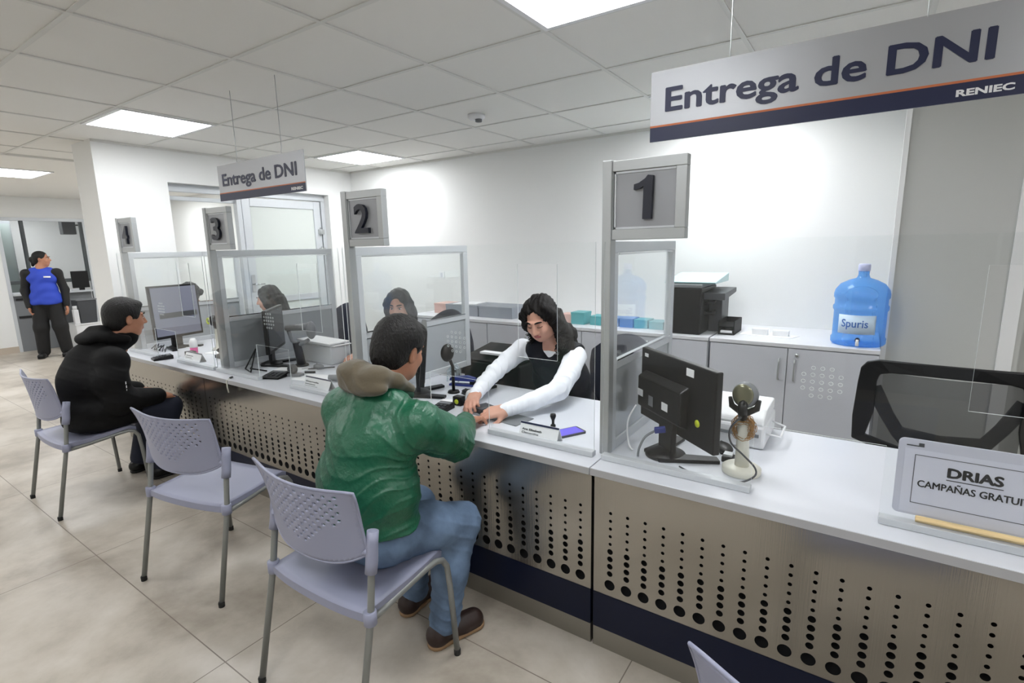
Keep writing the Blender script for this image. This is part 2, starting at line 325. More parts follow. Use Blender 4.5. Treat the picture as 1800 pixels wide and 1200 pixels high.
for j, i, lab in ((-1, -2, 'lit ceiling panel over the waiting side, straight behind the camera'), (4, -2, 'lit ceiling panel over the waiting side, level with booth 3'), (2, -5, 'added unseen ceiling panel by the front wall, between the other two behind the camera'), (-4, -2, 'added unseen ceiling panel over the waiting side, at the right wall'), (7, -3, 'added unseen ceiling panel at the mouth of the corridor, waiting side')):  # last three panels are out of view, added for more light from the front
    light_panel(*cell(j, i), lab)
light_panel(*cell(-5, 1), 'lit ceiling panel beyond the right edge over the counter')
light_panel(-7.3, -6.65, 2.95, 3.6, 'lit ceiling panel in the room behind the end wall')
light_panel(-10.7, -9.9, .25, .9, 'added unseen ceiling panel deeper in the corridor, left of the standing woman')  # unseen panel added to brighten the far wall
light_panel(-8.62, -7.82, -1.0, -.38, 'added unseen ceiling panel on the near side of the corridor')  # out of view, added for more light in the corridor
light_panel(-9.6, -8.8, 3.2, 3.85, 'added hidden ceiling panel in the corner behind the white column')  # hidden panel added to brighten the room beyond the opening
light_panel(-13.2, -12.5, 2.6, 3.2, 'lit ceiling panel inside the far glazed office')
t = thing('smoke_detector', 'small round white smoke detector on the ceiling boards', 'smoke detector', (-2.45, 3.18, CZ))
MB().lathe([(.001, CZ-.001), (.062, CZ-.001), (.062, CZ-.02), (.05, CZ-.032), (.001, CZ-.034)], (-2.45, 3.18, 0)).build('base', M['white'], t)
MB().lathe([(.001, CZ-.034), (.026, CZ-.034), (.024, CZ-.052), (.001, CZ-.055)], (-2.43, 3.18, 0), seg=20).build('sensor', M['mgrey'], t)

# ------------------------------------------------------------------ hanging signs
def hanging_sign(x0, x1, y, z0, z1, wires, label):
    t = thing('hanging_sign', label, 'sign', (x0, y, z0), group='brushed metal signs hung over the counter')
    B((x0, y-.003, z0), (x1, y+.003, z1), 'sign_plate', M['signface'], t)
    H_ = z1-z0; W_ = x1-x0
    B((x0, y-.0042, z0), (x1, y-.003, z0+.205*H_), 'navy_band', M['navy'], t)
    B((x0, y-.0042, z0+.205*H_), (x1, y-.003, z0+.232*H_), 'orange_stripe', M['orange'], t)
    mb = MB(); add_text(mb, 'Entrega de DNI', (x0+.055*W_, y-.0042, z0+.42*H_), .34*H_, .868*W_, bold=.0008, heavy=.0022, R=None, ext=.0005); mb.build('lettering', M['navy'], t)
    mb = MB(); add_text(mb, 'RENIEC', (x0+.855*W_, y-.0048, z0+.06*H_), .072*H_, .118*W_, bold=.0008, ext=.0003); mb.build('small_lettering', M['white'], t)
    for wx in wires:
        MB().tube([(wx, y, z1-.012), (wx, y-.004, z1+.01), (wx, y, z1+.03), (wx, y, CZ-.001)], .0016, 6).build('hanging_wire', M['alu'], t)
hanging_sign(-.645, .285, 1.8, 1.888, 2.108, (-.40, .075), 'large brushed metal Entrega de DNI sign at the upper right')
hanging_sign(-3.48, -2.573, 1.8, 1.872, 2.09, (-3.24, -2.77), 'small looking Entrega de DNI sign hanging above booth 3')

# ------------------------------------------------------------------ the counter
def rc_panel(mb, x0, x1, z0, z1, y, cols, rows, cw):
    """perforated sheet: cells with round holes; cols = list of hole centres in x, rows = (z, radius)"""
    def quad(a, b, c, d): mb.add([a, b, c, d], [(0, 1, 2, 3)], 0)
    zs = [r[0] for r in rows]; zb = [z1]+[(zs[i]+zs[i+1])/2 if i != len(zs)-2 else (zs[i]-.02+zs[i+1]+.022)/2 for i in range(len(zs)-1)]+[z0]
    top = zs[0]+.016; zb[0] = top
    quad((x0, y, top), (x1, y, top), (x1, y, z1), (x0, y, z1))
    xb = [x0]+[c-cw/2 for c in cols]+[cols[-1]+cw/2, x1]
    quad((xb[0], y, z0), (xb[1], y, z0), (xb[1], y, top), (xb[0], y, top)); quad((xb[-2], y, z0), (xb[-1], y, z0), (xb[-1], y, top), (xb[-2], y, top))
    K = 16
    for c in cols:
        a, b = c-cw/2, c+cw/2
        for (z, r), zt, zl in zip(rows, zb[:-1], zb[1:]):
            rect = []; cir = []
            for k in range(K):
                an = 2*math.pi*(k+.5)/K; dx, dz = math.cos(an), math.sin(an); cir.append((c+r*dx, y, z+r*dz))
                s = min((b-c)/abs(dx) if abs(dx) > 1e-6 else 9, ((zt-z) if dz > 0 else (z-zl))/abs(dz) if abs(dz) > 1e-6 else 9)
                rect.append([c+s*dx, y, z+s*dz])
            for q in ((a, zl), (a, zt), (b, zl), (b, zt)):     # snap the nearest rim points to the cell corners
                j = min(range(K), key=lambda i: (rect[i][0]-q[0])**2+(rect[i][2]-q[1])**2); rect[j] = [q[0], y, q[1]]
            mb.add([tuple(p) for p in rect]+cir, [(k, (k+1) % K, (k+1) % K+K, k+K) for k in range(K)], 0)
def counter(name, x0, x1, panels, label):
    t = thing(name, label, 'counter', (x0, 1.62, 0))
    # worktop with its grey front edge
    mb = MB().box((x0, 1.6205, .722), (x1, 2.40, .75)); mb.build('worktop', M['top'], t, bev=.0015)
    B((x0, 1.618, .7225), (x1, 1.6204, .7485), 'front_edge', M['topedge'], t)
    for (a, b, c0) in panels:
        rows = [(.575-.0311*i, .0062) for i in range(5)]+[(.4195-.0305*i, .0112) for i in range(4)]+[(.2805, .0208)]
        mb = MB(); n = 0; cols = []
        c = c0
        while c < b-.03: cols.append(c); c += .0657
        rc_panel(mb, a+.002, b-.002, .2355, .7215, 1.65, cols, rows, .0657)
        # returns at the two sides
        mb.box((a+.002, 1.6505, .2355), (a+.004, 1.67, .7215)).box((b-.004, 1.6505, .2355), (b-.002, 1.67, .7215))
        mb.build('perforated_panel', M['steel'], t)
        B((a+.002, 1.648, .085), (b-.002, 1.67, .234), 'navy_band', M['navyband'], t)
        B((a+.002, 1.650, 0), (b-.002, 1.67, .084), 'kick_plate', M['kick'], t)
    B((x0, 1.671, 0), (x1, 1.69, .7215), 'hole_shade_board', M['hole'], t)  # black sheet standing in for the shade inside the perforations
    for xx in (x0+.01, (x0+x1)/2, x1-.03): B((xx, 1.6905, 0), (xx+.02, 2.36, .7215), 'support_board', M['panel'], t)
    return t
P = [-.80, -2.24, -3.66, -5.09]
counter('reception_counter', -.773, 1.1, [(-.771, .62, -.703), (.622, 1.098, .67)], 'counter section at the right with white top, running out of the picture')
counter('reception_counter', -5.15, -.777, [(-5.148, -3.70, -5.10), (-3.698, -2.255, -3.645), (-2.253, -.779, -2.206)], 'long white topped counter section under booths 1 to 4 with perforated steel front')

# ------------------------------------------------------------------ booth partitions with number boxes
def partition(x, yr, num, label, nw):
    t = thing('booth_partition', label, 'partition', (x, 1.78, .75), group='aluminium booth partitions standing on the counter')
    B((x, 1.757, .7505), (x+.036, 1.80, 1.84), 'post', M['alu'], t, bev=.003)
    # number box: frame, inset face, number
    bx = x+.036; ex = x+.295; z0, z1 = 1.566, 1.836; f = .036
    MB().box((bx, 1.762, z0), (ex, 1.798, z0+f)).box((bx, 1.762, z1-f), (ex, 1.798, z1)).box((ex-f, 1.762, z0+f), (ex, 1.798, z1-f)).box((bx, 1.762, z0+f), (bx+.004, 1.798, z1-f)).build('number_box', M['alu'], t, bev=.003)
    b2 = MB().box((bx+.004, 1.772, z0+f), (ex-f, 1.79, z1-f)).build('number_face', M['numface'], t)
    MB().box((bx+.006, 1.768, z0+f+.001), (ex-f-.002, 1.772, z0+f+.008)).box((bx+.006, 1.768, z1-f-.008), (ex-f-.002, 1.772, z1-f-.001)).box((bx+.006, 1.768, z0+f), (bx+.012, 1.772, z1-f)).build('face_bead', M['alu2'], t)
    mb = MB()
    if num == '1': mb.prism([(x+.150, 1.634), (x+.180, 1.634), (x+.184, 1.776), (x+.166, 1.779), (x+.157, 1.768), (x+.135, 1.755), (x+.118, 1.751), (x+.117, 1.733), (x+.138, 1.736), (x+.152, 1.744)], 'y', 1.755, 1.771)
    else: add_text(mb, num, (x+.146, 1.763, 1.634), .142, nw, bold=.0035, ext=.008, align='CENTER')
    mb.build('number', M['navydk'], t)
    # frame of the screen running back along the counter
    xa, xb = x+.004, x+.034; y0 = 1.8005; f = .045
    MB().box((xa, y0, 1.52), (xb, yr, 1.563)).box((xa, y0, .7505), (xb, y0+.035, 1.52)).box((xa, yr-f, .7505), (xb, yr, 1.52)).box((xa, y0+.035, .7505), (xb, yr-f, .79)).box((xa, y0+.035, 1.075), (xb, yr-f, 1.108)).build('frame', M['alu2'], t, bev=.003)
    B((x+.016, y0+.035, 1.108), (x+.021, yr-f, 1.52), 'glass_pane', M['glass'], t)
    B((x+.012, y0+.035, .79), (x+.026, yr-f, 1.075), 'lower_panel', M['panelg'], t)
    MB().box((xb, y0+.035, 1.108), (xb+.003, yr-f, 1.114)).box((xb, y0+.035, 1.512), (xb+.003, yr-f, 1.518)).build('glazing_bead', M['chrome'], t)
    return t
partition(P[0], 2.53, '1', 'tall aluminium booth partition with number 1 box on top', .062)
partition(P[1], 2.72, '2', 'aluminium booth partition with number 2 box, behind the man in green', .1)
partition(P[2], 2.72, '3', 'aluminium booth partition with number 3 box on top', .1)
partition(P[3], 2.72, '4', 'farthest aluminium booth partition, number 4, beside the white column', .1)

# ------------------------------------------------------------------ clear acrylic screens
def grid_slab(mb, xs, zs, drop, y0, y1, holes=()):
    nx, nz = len(xs)-1, len(zs)-1
    keep = {(i, k) for i in range(nx) for k in range(nz)}-set(drop)
    for (i, k) in keep:
        a, b, c, d = xs[i], xs[i+1], zs[k], zs[k+1]
        for y in (y0, y1): mb.add([(a, y, c), (b, y, c), (b, y, d), (a, y, d)], [(0, 1, 2, 3)], 0)
        for (di, dk, q) in ((-1, 0, ((a, y0, c), (a, y1, c), (a, y1, d), (a, y0, d))), (1, 0, ((b, y0, c), (b, y1, c), (b, y1, d), (b, y0, d))),
                            (0, -1, ((a, y0, c), (b, y0, c), (b, y1, c), (a, y1, c))), (0, 1, ((a, y0, d), (b, y0, d), (b, y1, d), (a, y1, d)))):
            if (i+di, k+dk) not in keep: mb.add(q, [(0, 1, 2, 3)], 1)
def acrylic(x0, x1, label, sh=0):
    t = thing('acrylic_screen', label, 'screen', (x0, 1.72, .75), group='clear acrylic screens across the front of the booths')
    n0, n1 = x0+.52+sh, x0+.86+sh; h0, h1 = x0+1.02+sh, x0+1.20+sh
    mb = MB(); xs = [x0, n0, n1, h0, h1, x1]; zs = [.768, .98, 1.108, 1.482, 1.56]
    grid_slab(mb, xs, zs, [(1, 0), (3, 2)], 1.7185, 1.7225); o = mb.build('acrylic_sheet', [M['acry'], M['edge']], t)
    for a, b in ((x0, n0), (n1, x1)): B((a, 1.705, .7505), (b, 1.738, .772), 'base_rail', M['panel'], t, bev=.002)
    mb = MB(); cx, cz = x0+.69+sh, 1.14      # speaking holes: rims of drilled holes
    for i, n in enumerate((3, 5, 5, 5, 3)):
        for k in range(n):
            c = Vector((cx+(i-2)*.0235, 1.7175, cz+(k-(n-1)/2)*.021)); ring = [c+Vector((.0052*math.cos(a*math.pi/6), 0, .0052*math.sin(a*math.pi/6))) for a in range(12)]
            mb.tube(ring, .0008, 5, closed=True)
    mb.build('speaking_holes', M['edge'], t)
acrylic(P[0]+.03, P[0]+1.53, 'clear acrylic screen in front of the mesh chair, right of booth post 1')
acrylic(P[1]+.03, P[0]-.005, 'clear acrylic screen between the man in green and the clerk in white sleeves', .046)
acrylic(P[2]+.03, P[1]-.005, 'clear acrylic screen between booth posts 2 and 3')
acrylic(P[3]+.03, P[2]-.005, 'clear acrylic screen between booth posts 3 and 4, before the man in black')

# ------------------------------------------------------------------ back cabinets
def cabinet(x0, x1, label):
    t = thing('storage_cabinet', label, 'cabinet', (x0, 3.70, 0), group='grey storage cabinets along the back wall')
    xm = (x0+x1)/2
    B((x0, 3.72, .02), (x1, BY-.002, .875), 'body', M['cab'], t); B((x0-.002, 3.695, .875), (x1+.002, BY-.002, .90), 'cabinet_top', M['cabtop'], t, bev=.002)
    B((x0+.02, 3.73, 0), (x1-.02, 4.3, .02), 'plinth', M['seam'], t)
    for a, b, hx in ((x0+.003, xm-.0025, xm-.045), (xm+.0025, x1-.003, xm+.045)):
        d = B((a, 3.70, .035), (b, 3.7195, .868), 'door', M['cab'], t, bev=.0015)
        MB().tube([(hx, 3.70, .80), (hx, 3.675, .795), (hx, 3.672, .78), (hx, 3.672, .68), (hx, 3.675, .665), (hx, 3.70, .66)], .0055, 8).build('handle', M['alu'], d)
        if a > xm: MB().lathe([(.001, -.0), (.011, 0), (.011, .014), (.001, .015)], (hx+.008, 3.7, .83), 14, R=rot(x=math.pi/2)).build('lock', M['chrome'], d)
cabinet(-.858, .11, 'grey two door cabinet under the blue water bottle'); cabinet(-1.85, -.872, 'grey cabinet under the black printer')
cabinet(-2.80, -1.854, 'grey cabinet under the teal boxes'); cabinet(-3.76, -2.804, 'grey cabinet at the far end of the row, under the grey box files')
structure(B((-5.41, 4.40, 0), (-3.8, BY-.001, .1), 'baseboard_back', M['skirt']))

# ------------------------------------------------------------------ visitor chairs (local frame: x sideways, y forward, rear feet at y=0)
def make_chair(label):
    t = thing('visitor_chair', label, 'chair', group='lavender plastic visitor chairs facing the counter')
    mb = MB(); NX, NY = 16, 14     # seat shell
    def seat(u, v):
        x = u*(.245-.02*(v**4)); y = .075+.385*v - .02*(1-abs(u)**2.5)*(1-v)**3
        z = .438+.016*v-.012*(1-u*u)*math.sin(math.pi*min(1, v*1.1))
        if v > .9: z -= .5*(v-.9)**1.5
        return x, y, z
    vs = [seat(-1+2*i/NX, j/NY) for j in range(NY+1) for i in range(NX+1)]
    fs = [(j*(NX+1)+i, j*(NX+1)+i+1, (j+1)*(NX+1)+i+1, (j+1)*(NX+1)+i) for j in range(NY) for i in range(NX)]
    mb.add(vs, fs, 0, True)
    lo = [(x*.985, y, z-.03 if 1 else z) for x, y, z in vs]; n0 = len(vs)
    mb.add(lo, [tuple(reversed(f)) for f in fs], 0, True)
    rim = [i for i in range(NX+1)]+[j*(NX+1)+NX for j in range(1, NY+1)]+[NY*(NX+1)+i for i in range(NX-1, -1, -1)]+[j*(NX+1) for j in range(NY-1, 0, -1)]
    mb.f += [(rim[k], rim[(k+1) % len(rim)], rim[(k+1) % len(rim)]+n0, rim[k]+n0) for k in range(len(rim))]; mb.m += [0]*len(rim); mb.sm += [False]*len(rim)
    for s in (-1, 1): mb.lathe([(.018, .4), (.021, .402), (.021, .444), (.018, .446)], (s*.2545, .087, 0), 18)
    mb.build('seat', M['lav'], t, world=False)
    # backrest: curved shell with a field of small holes
    mb = MB(); NU, NV = 26, 18
    def back(u, v):
        zt = .850-.010*(1-u*u); zb = .575+.05*abs(u)**3.2; z = zb+(zt-zb)*v
        hw = .236+.02*(v**2) if v > .45 else .236+.02*.2025+.004*(.45-v)
        y = .105-.035*v**1.3-.055*(1-u*u)+.012*(abs(u)**6)*(v**4)*-1
        return Vector((u*hw, y, z))
    def cellq(i, j, hole):
        u0, u1, v0, v1 = -1+2*i/NU, -1+2*(i+1)/NU, j/NV, (j+1)/NV
        um, vm = (u0+u1)/2, (v0+v1)/2; K = 8; R_ = []; C_ = []
        for k in range(K):
            a = 2*math.pi*(k)/K; dx, dy = math.cos(a), math.sin(a); s = 1/max(abs(dx), abs(dy))
            R_.append(back(um+dx*s*(u1-u0)/2, vm+dy*s*(v1-v0)/2)); C_.append(back(um+dx*.74*(u1-u0)/2, vm+dy*.74*(v1-v0)/2))
        if not hole: mb.add(R_, [tuple(range(K))], 0, True); return
        mb.add(R_+C_, [(k, (k+1) % K, (k+1) % K+K, k+K) for k in range(K)], 0, True)
    for j in range(NV):
        for i in range(NU):
            um = abs(-1+2*(i+.5)/NU); vm = (j+.5)/NV
            lim = .80-(.0 if vm > .60 else (.60-vm)*1.8) - (max(0, vm-.8)*.5)
            cellq(i, j, (i+j) % 2 == 0 and um < lim and .2 < vm < .93)
    b = mb.build('backrest', M['lav'], t, world=False, weld=True, solid=.006)
    mb = MB()
    rimp = [back(-1, v/10) for v in range(0, 11)]+[back(-1+u/10, 1) for u in range(1, 21)]+[back(1, 1-v/10) for v in range(1, 11)]+[back(1-u/10, 0) for u in range(1, 20)]
    mb.tube(rimp, .0048, 8, closed=True)
    for s in (-1, 1):
        mb.tube([(s*.253, .104, .565), (s*.2515, .112, .60), (s*.25, .119, .66), (s*.249, .127, .697)], [.019, .0195, .0195, .0185], 14)
        mb.tube([(s*.25, .117, .62), (s*.232, .10, .64)], .012, 8)
    mb.build('backrest_rim', M['lav'], t, world=False)
    for s in (-1, 1):
        o = MB().tube([(s*.262, 0, .008), (s*.257, .088, .43), (s*.253, .105, .56), (s*.249, .122, .68)], .0115, 12).build('leg', M['leg'], t, world=False)
        MB().lathe([(.013, 0), (.0135, .02), (.012, .024)], (s*.262, 0, 0), 12).build('foot_cap', M['rubber'], o, world=False)
        o = MB().tube([(s*.262, .482, .008), (s*.252, .468, .30), (s*.248, .460, .385), (s*.245, .440, .418), (s*.24, .41, .428), (s*.235, .36, .424), (s*.238, .20, .408), (s*.248, .09, .405)], .0115, 12).build('leg', M['leg'], t, world=False)
        MB().lathe([(.013, 0), (.0135, .02), (.012, .024)], (s*.262, .482, 0), 12).build('foot_cap', M['rubber'], o, world=False)
    MB().tube([(-.238, .21, .407), (.238, .21, .407)], .009, 10).build('cross_bar', M['leg'], t, world=False)
    return t
chair0 = make_chair('lavender plastic chair nearest the camera with the man in the green jacket on it')
chair0.location = (-1.438, .829, 0); chair0.rotation_euler = (0, 0, .02)
for (x, y, rz, lab) in ((-2.5025, .9005, .2096, 'empty lavender plastic chair between the two seated men'),
                        (-4.105, .82, .0, 'lavender plastic chair at the left with the man in the black coat on it'),
                        (.037, .729, -.2, 'lavender plastic chair of which only a back corner shows at the bottom edge')):
    c = copy_tree(chair0); c.location = (x, y, 0); c.rotation_euler = (0, 0, rz); c['label'] = lab

# ------------------------------------------------------------------ office chairs behind the counter
def mesh_chair(loc, rz, label):
    t = thing('office_chair', label, 'chair', (0, 0, 0)); W = .33
    def yb(x, z): return -.05+.10*(abs(x)/W)**2-.12*(z-.95)
    def lift(poly): return [Vector((x, yb(x, z), z)) for x, z in poly]
    def ring(outer, inner, mi):
        n = len(outer); a, b = lift(outer), lift(inner); mb = MB(); dy = Vector((0, .022, 0))
        vs = a+b+[p+dy for p in a]+[p+dy for p in b]
        fs = []
        for k in range(n):
            j = (k+1) % n; fs += [(k, j, j+n, k+n), (k+2*n, k+3*n, j+3*n, j+2*n), (k, k+2*n, j+2*n, j), (k+n, j+n, j+3*n, k+3*n)]
        return mb.add(vs, fs, mi, False)
    out = [(-.33, .58), (-.335, .70), (-.325, .88), (-.318, .95), (-.295, .985), (-.25, 1.003), (-.1, 1.01), (.1, 1.01), (.25, 1.003), (.295, .985), (.318, .95), (.325, .88), (.335, .70), (.33, .58), (.1, .53), (-.1, .53)]
    inn = [(-.275, .62), (-.25, .74), (-.25, .85), (-.25, .90), (-.24, .935), (-.20, .948), (-.08, .955), (.08, .955), (.20, .948), (.24, .935), (.25, .90), (.25, .85), (.25, .74), (.275, .62), (.1, .59), (-.1, .59)]
    ring(out, inn, 0).build('back_frame', M['black'], t, world=False, bev=.006)
    mb = MB(); NU, NV = 16, 12
    vs = []
    for j in range(NV+1):
        for i in range(NU+1):
            u = -1+2*i/NU; v = j/NV; z = .60+.35*v; x = u*(.26); vs.append((x, yb(x, z)+.01, z))
    mb.add(vs, [(j*(NU+1)+i, j*(NU+1)+i+1, (j+1)*(NU+1)+i+1, (j+1)*(NU+1)+i) for j in range(NV) for i in range(NU)], 0, True); mb.build('mesh_back', M['meshf'], t, world=False)
    for s in (-1, 1):
        mb = MB(); path = [(s*.262, .86), (s*.20, .74), (s*.15, .66), (s*.08, .58)]
        mb.tube([(x, yb(x, z)+.035, z) for x, z in path], [.034, .03, .03, .03], 10, flat=.35); mb.tube([(s*.14, yb(.14, .66)+.03, .665), (0, yb(0, .655)+.03, .655)], .028, 8, flat=.4)
        mb.build('back_brace', M['black'], t, world=False)
    MB().box((-.25, -.46, .43), (.25, .05, .50)).build('seat', M['fab'], t, world=False, bev=.03)
    MB().tube([(0, .03, .43), (0, .09, .5), (0, .06, .62)], .03, 10).build('back_support', M['black'], t, world=False)
    MB().tube([(0, -.2, .43), (0, -.2, .1)], .028, 12).build('gas_column', M['black'], t, world=False)
    mb = MB()
    for k in range(5):
        a = 2*math.pi*k/5+.3; e = (.28*math.cos(a), -.2+.28*math.sin(a)); mb.tube([(0, -.2, .11), (e[0], e[1], .075)], [.026, .016], 8)
    mb.build('star_base', M['black'], t, world=False)
    for k in range(5):
        a = 2*math.pi*k/5+.3; e = (.28*math.cos(a), -.2+.28*math.sin(a)); MB().tube([(e[0]-.015, e[1], .03), (e[0]+.015, e[1], .03)], .03, 12).build('castor', M['rubber'], t, world=False)
    t.location = loc; t.rotation_euler = (0, 0, rz); return t
mesh_chair((.335, 2.86, 0), -.04, 'black mesh back office chair, empty, at the right behind the counter')
def fabric_chair(loc, rz, label, h=1.0, w=.235, fab='fab'):
    t = thing('office_chair', label, 'chair')
    mb = MB(); NU, NV = 12, 14
    for sgn in (0, 1):
        vs = []
        for j in range(NV+1):
            for i in range(NU+1):
                u = -1+2*i/NU; v = j/NV; z = .52+(h-.52)*v; ww = w*(1-.32*max(0, v-.55)**1.0-.5*max(0, v-.86)**1.2)
                zz = z-.10*(v**4)*(u*u)
                th = .03*(1-u**4)*(1-(2*v-1)**6)+.012
                vs.append((u*ww, .05-.06*(1-u*u)*-1-.05*v+(th if sgn else -th), zz))
        mb.add(vs, [(j*(NU+1)+i, j*(NU+1)+i+1, (j+1)*(NU+1)+i+1, (j+1)*(NU+1)+i) for j in range(NV) for i in range(NU)], 0, True)
    n0 = (NU+1)*(NV+1); rim = [i for i in range(NU+1)]+[j*(NU+1)+NU for j in range(1, NV+1)]+[NV*(NU+1)+i for i in range(NU-1, -1, -1)]+[j*(NU+1) for j in range(NV-1, 0, -1)]
    mb.f += [(rim[k], rim[(k+1) % len(rim)], rim[(k+1) % len(rim)]+n0, rim[k]+n0) for k in range(len(rim))]; mb.m += [0]*len(rim); mb.sm += [True]*len(rim)
    mb.build('backrest', M[fab], t, world=False)
    MB().box((-.23, -.44, .42), (.23, .03, .49)).build('seat', M[fab], t, world=False, bev=.03)
    MB().tube([(0, -.1, .43), (0, .12, .43), (0, .13, .62)], .02, 8).tube([(0, -.2, .43), (0, -.2, .1)], .028, 12).build('gas_column', M['black'], t, world=False)
    mb = MB()
    for k in range(5):
        a = 2*math.pi*k/5+.3; mb.tube([(0, -.2, .11), (.28*math.cos(a), -.2+.28*math.sin(a), .06)], [.026, .016], 8).ell((.28*math.cos(a), -.2+.28*math.sin(a), .03), (.03, .03, .03))
    mb.build('star_base', M['black'], t, world=False)
    t.location = loc; t.rotation_euler = (0, 0, rz); return t
fabric_chair((-1.20, 2.98, 0), -.15, 'dark blue fabric office chair behind the clerk with white sleeves', 1.0, .26)
fabric_chair((-2.76, 3.12, 0), .1, 'dark navy office chair left of the black laser printer', 1.06, .22)
fabric_chair((-4.02, 3.12, 0), .2, 'dark navy office chair between partitions 2 and 3, at the white post', 1.06, .21)

# ------------------------------------------------------------------ things on the right counter section
def monitor(loc, rz, tilt, label, w=.47, h=.30, z0=.14, stickers=True, front='dscreen', group=None, band=False):
    """local: screen looks towards +y, back towards -y"""
    t = thing('monitor', label, 'monitor', group=group)
    R = rot(x=tilt); c = Vector((0, 0, z0+h/2))
    def pt(x, y, z): return R @ Vector((x, y, z))+c
    def obox(a, b, name, m_, par=t, bev=.003):
        mb = MB().box(a, b); mb.v = [tuple(pt(*q)) for q in mb.v]; return mb.build(name, m_, par, world=False, bev=bev)
    bk = obox((-w/2, -.012, -h/2), (w/2, .014, h/2), 'housing', M['black'], bev=.004)
    obox((-w/2+.016, .0142, -h/2+.022), (w/2-.016, .0155, h/2-.016), 'screen', M[front], bev=0)
    if band: obox((-w/2+.03, .0156, -h*.12), (w/2-.06, .0160, -h*.02), 'screen_band', M['dgrey'], bev=0)
    mb = MB(); mb.prism([(-.012, h*.20), (-.05, h*.13), (-.05, -h*.30), (-.012, -h*.36)], 'x', -w*.42, w*.20); mb.v = [tuple(pt(*q)) for q in mb.v]; mb.build('rear_bulge', M['black'], t, world=False, bev=.006)
    if stickers:
        for (x, z, a, b, m_) in ((-.215, .118, .026, .014, 'paper'), (.075, .112, .044, .028, 'paper')): obox((x, -.0135, z-b/2), (x+a, -.012, z+b/2), 'sticker', M[m_], bk, 0)
        for (x, z, a, b, m_) in ((-.20, -.03, .04, .028, 'paper'), (-.115, -.045, .032, .04, 'mgrey'), (-.02, -.04, .04, .03, 'paper')): obox((x-.0, -.0515, z-b/2), (x+a, -.0502, z+b/2), 'sticker', M[m_], bk, 0)
        mb = MB().lathe([(.001, 0), (.0135, 0), (.0135, .0015), (.001, .0015)], (0, 0, 0), 18, R=rot(x=math.pi/2)); mb.v = [tuple(pt(v[0]+.150, v[1]-.0125, v[2]-.06)) for v in mb.v]; mb.build('round_sticker', M['yell'], bk, world=False)
    # stand: neck plate and V shaped foot
    MB().box((-.045, -.045, .012), (.045, -.022, z0+.08)).build('neck', M['black'], t, world=False, bev=.004)
    MB().prism([(-.055, -.10), (.055, -.10), (.14, .10), (.10, .115), (.02, -.02), (-.02, -.02), (-.10, .115), (-.14, .10)], 'z', .0005, .014).lathe([(.001, .0), (.075, .0), (.075, .012), (.03, .03), (.001, .031)], (0, -.04, 0), 24).build('foot', M['black'], t, world=False, bev=.002)
    t.location = loc; t.rotation_euler = (0, 0, rz); return t
ctr = .7503
monitor((-.553, 1.905, ctr), -.70, 0, 'black monitor with stickers seen from behind beside booth post 1', w=.485, h=.29, z0=.088)
vc = thing('video_cable', 'grey cable with a blue plug at the back of the right monitor', 'cable', (-.62, 1.83, ctr))
MB().tube(soft([(-.66, 1.80, .755), (-.655, 1.80, .79), (-.64, 1.82, .83), (-.605, 1.83, .858)]), .0045, 8).build('cable_run', M['mgrey'], vc)
MB().box((-.61, 1.825, .852), (-.57, 1.848, .872), R=rot(z=.3, y=-.2)).build('blue_plug', M['blue'], vc, bev=.002)
tag(MB().tube(soft([(-.735, 1.97, .90), (-.745, 1.92, .86), (-.74, 1.89, .82), (-.72, 1.86, .77), (-.70, 1.85, .755)]), .0035, 8).build('power_cable', M['paper']), 'thin pale power cable hanging at the left edge of the right monitor', 'cable')
# scanner on a cream stand with a bundle of brass coloured wire
sx, sy = -.305, 1.865
st = thing('scanner_stand', 'cream round based stand holding a barcode reader, beside the right monitor', 'scanner stand', (sx, sy, ctr))
MB().lathe([(.001, 0), (.062, 0), (.064, .004), (.064, .02), (.056, .026), (.001, .027)], (sx, sy, ctr), 32).build('round_base', M['offw'], st)
MB().tube([(sx, sy, ctr+.026), (sx-.002, sy, ctr+.16), (sx, sy, ctr+.21)], [.024, .020, .016], 14).build('post', M['offw'], st)
mb = MB()
for k in range(22):
    ph = random.random()*6; rr = .026+random.random()*.014; ax = random.uniform(-.5, .5); n = 20
    mb.tube([Vector((sx, sy, ctr+.165))+rot(x=ax, z=random.uniform(-.6, .6)) @ Vector((rr*math.cos(2*math.pi*i/n+ph)*.95, .02*math.sin(4*math.pi*i/n+ph), rr*math.sin(2*math.pi*i/n+ph)*1.2)) for i in range(n)], .0012, 4, closed=True)
mb.build('wire_bundle', M['gold'], st)
rd = thing('barcode_reader', 'grey barcode reader with an oval glossy head on the cream stand', 'barcode reader', (sx, sy, ctr+.21))
MB().ell((sx, sy-.01, ctr+.285), (.043, .03, .046)).build('head', M['mgrey'], rd)
MB().ell((sx-.004, sy-.034, ctr+.29), (.034, .010, .038)).build('lens_window', mat('smoked_window', (120, 118, 96), .18, .4), rd)
mb = MB()
for s in (-1, 1): mb.tube([(sx+s*.008, sy-.02, ctr+.225), (sx+s*.04, sy-.02, ctr+.245), (sx+s*.047, sy-.02, ctr+.275)], [.012, .011, .006], 8)
mb.tube([(sx, sy-.03, ctr+.27), (sx-.002, sy-.045, ctr+.245), (sx-.002, sy-.02, ctr+.205)], [.014, .017, .014], 12).build('grip', M['black'], rd)
tag(MB().tube(soft([(sx-.004, sy-.045, ctr+.215), (sx-.035, sy-.05, ctr+.17), (sx-.03, sy-.05, ctr+.12), (sx+.01, sy-.05, ctr+.085), (sx+.05, sy-.055, ctr+.05), (sx+.055, sy-.075, ctr+.028), (sx+.02, sy-.10, ctr+.008), (sx-.03, sy-.115, ctr+.0035)]), .0032, 8).build('scanner_cable', M['dgrey']), 'dark curled cable of the barcode reader running over its cream base', 'cable')
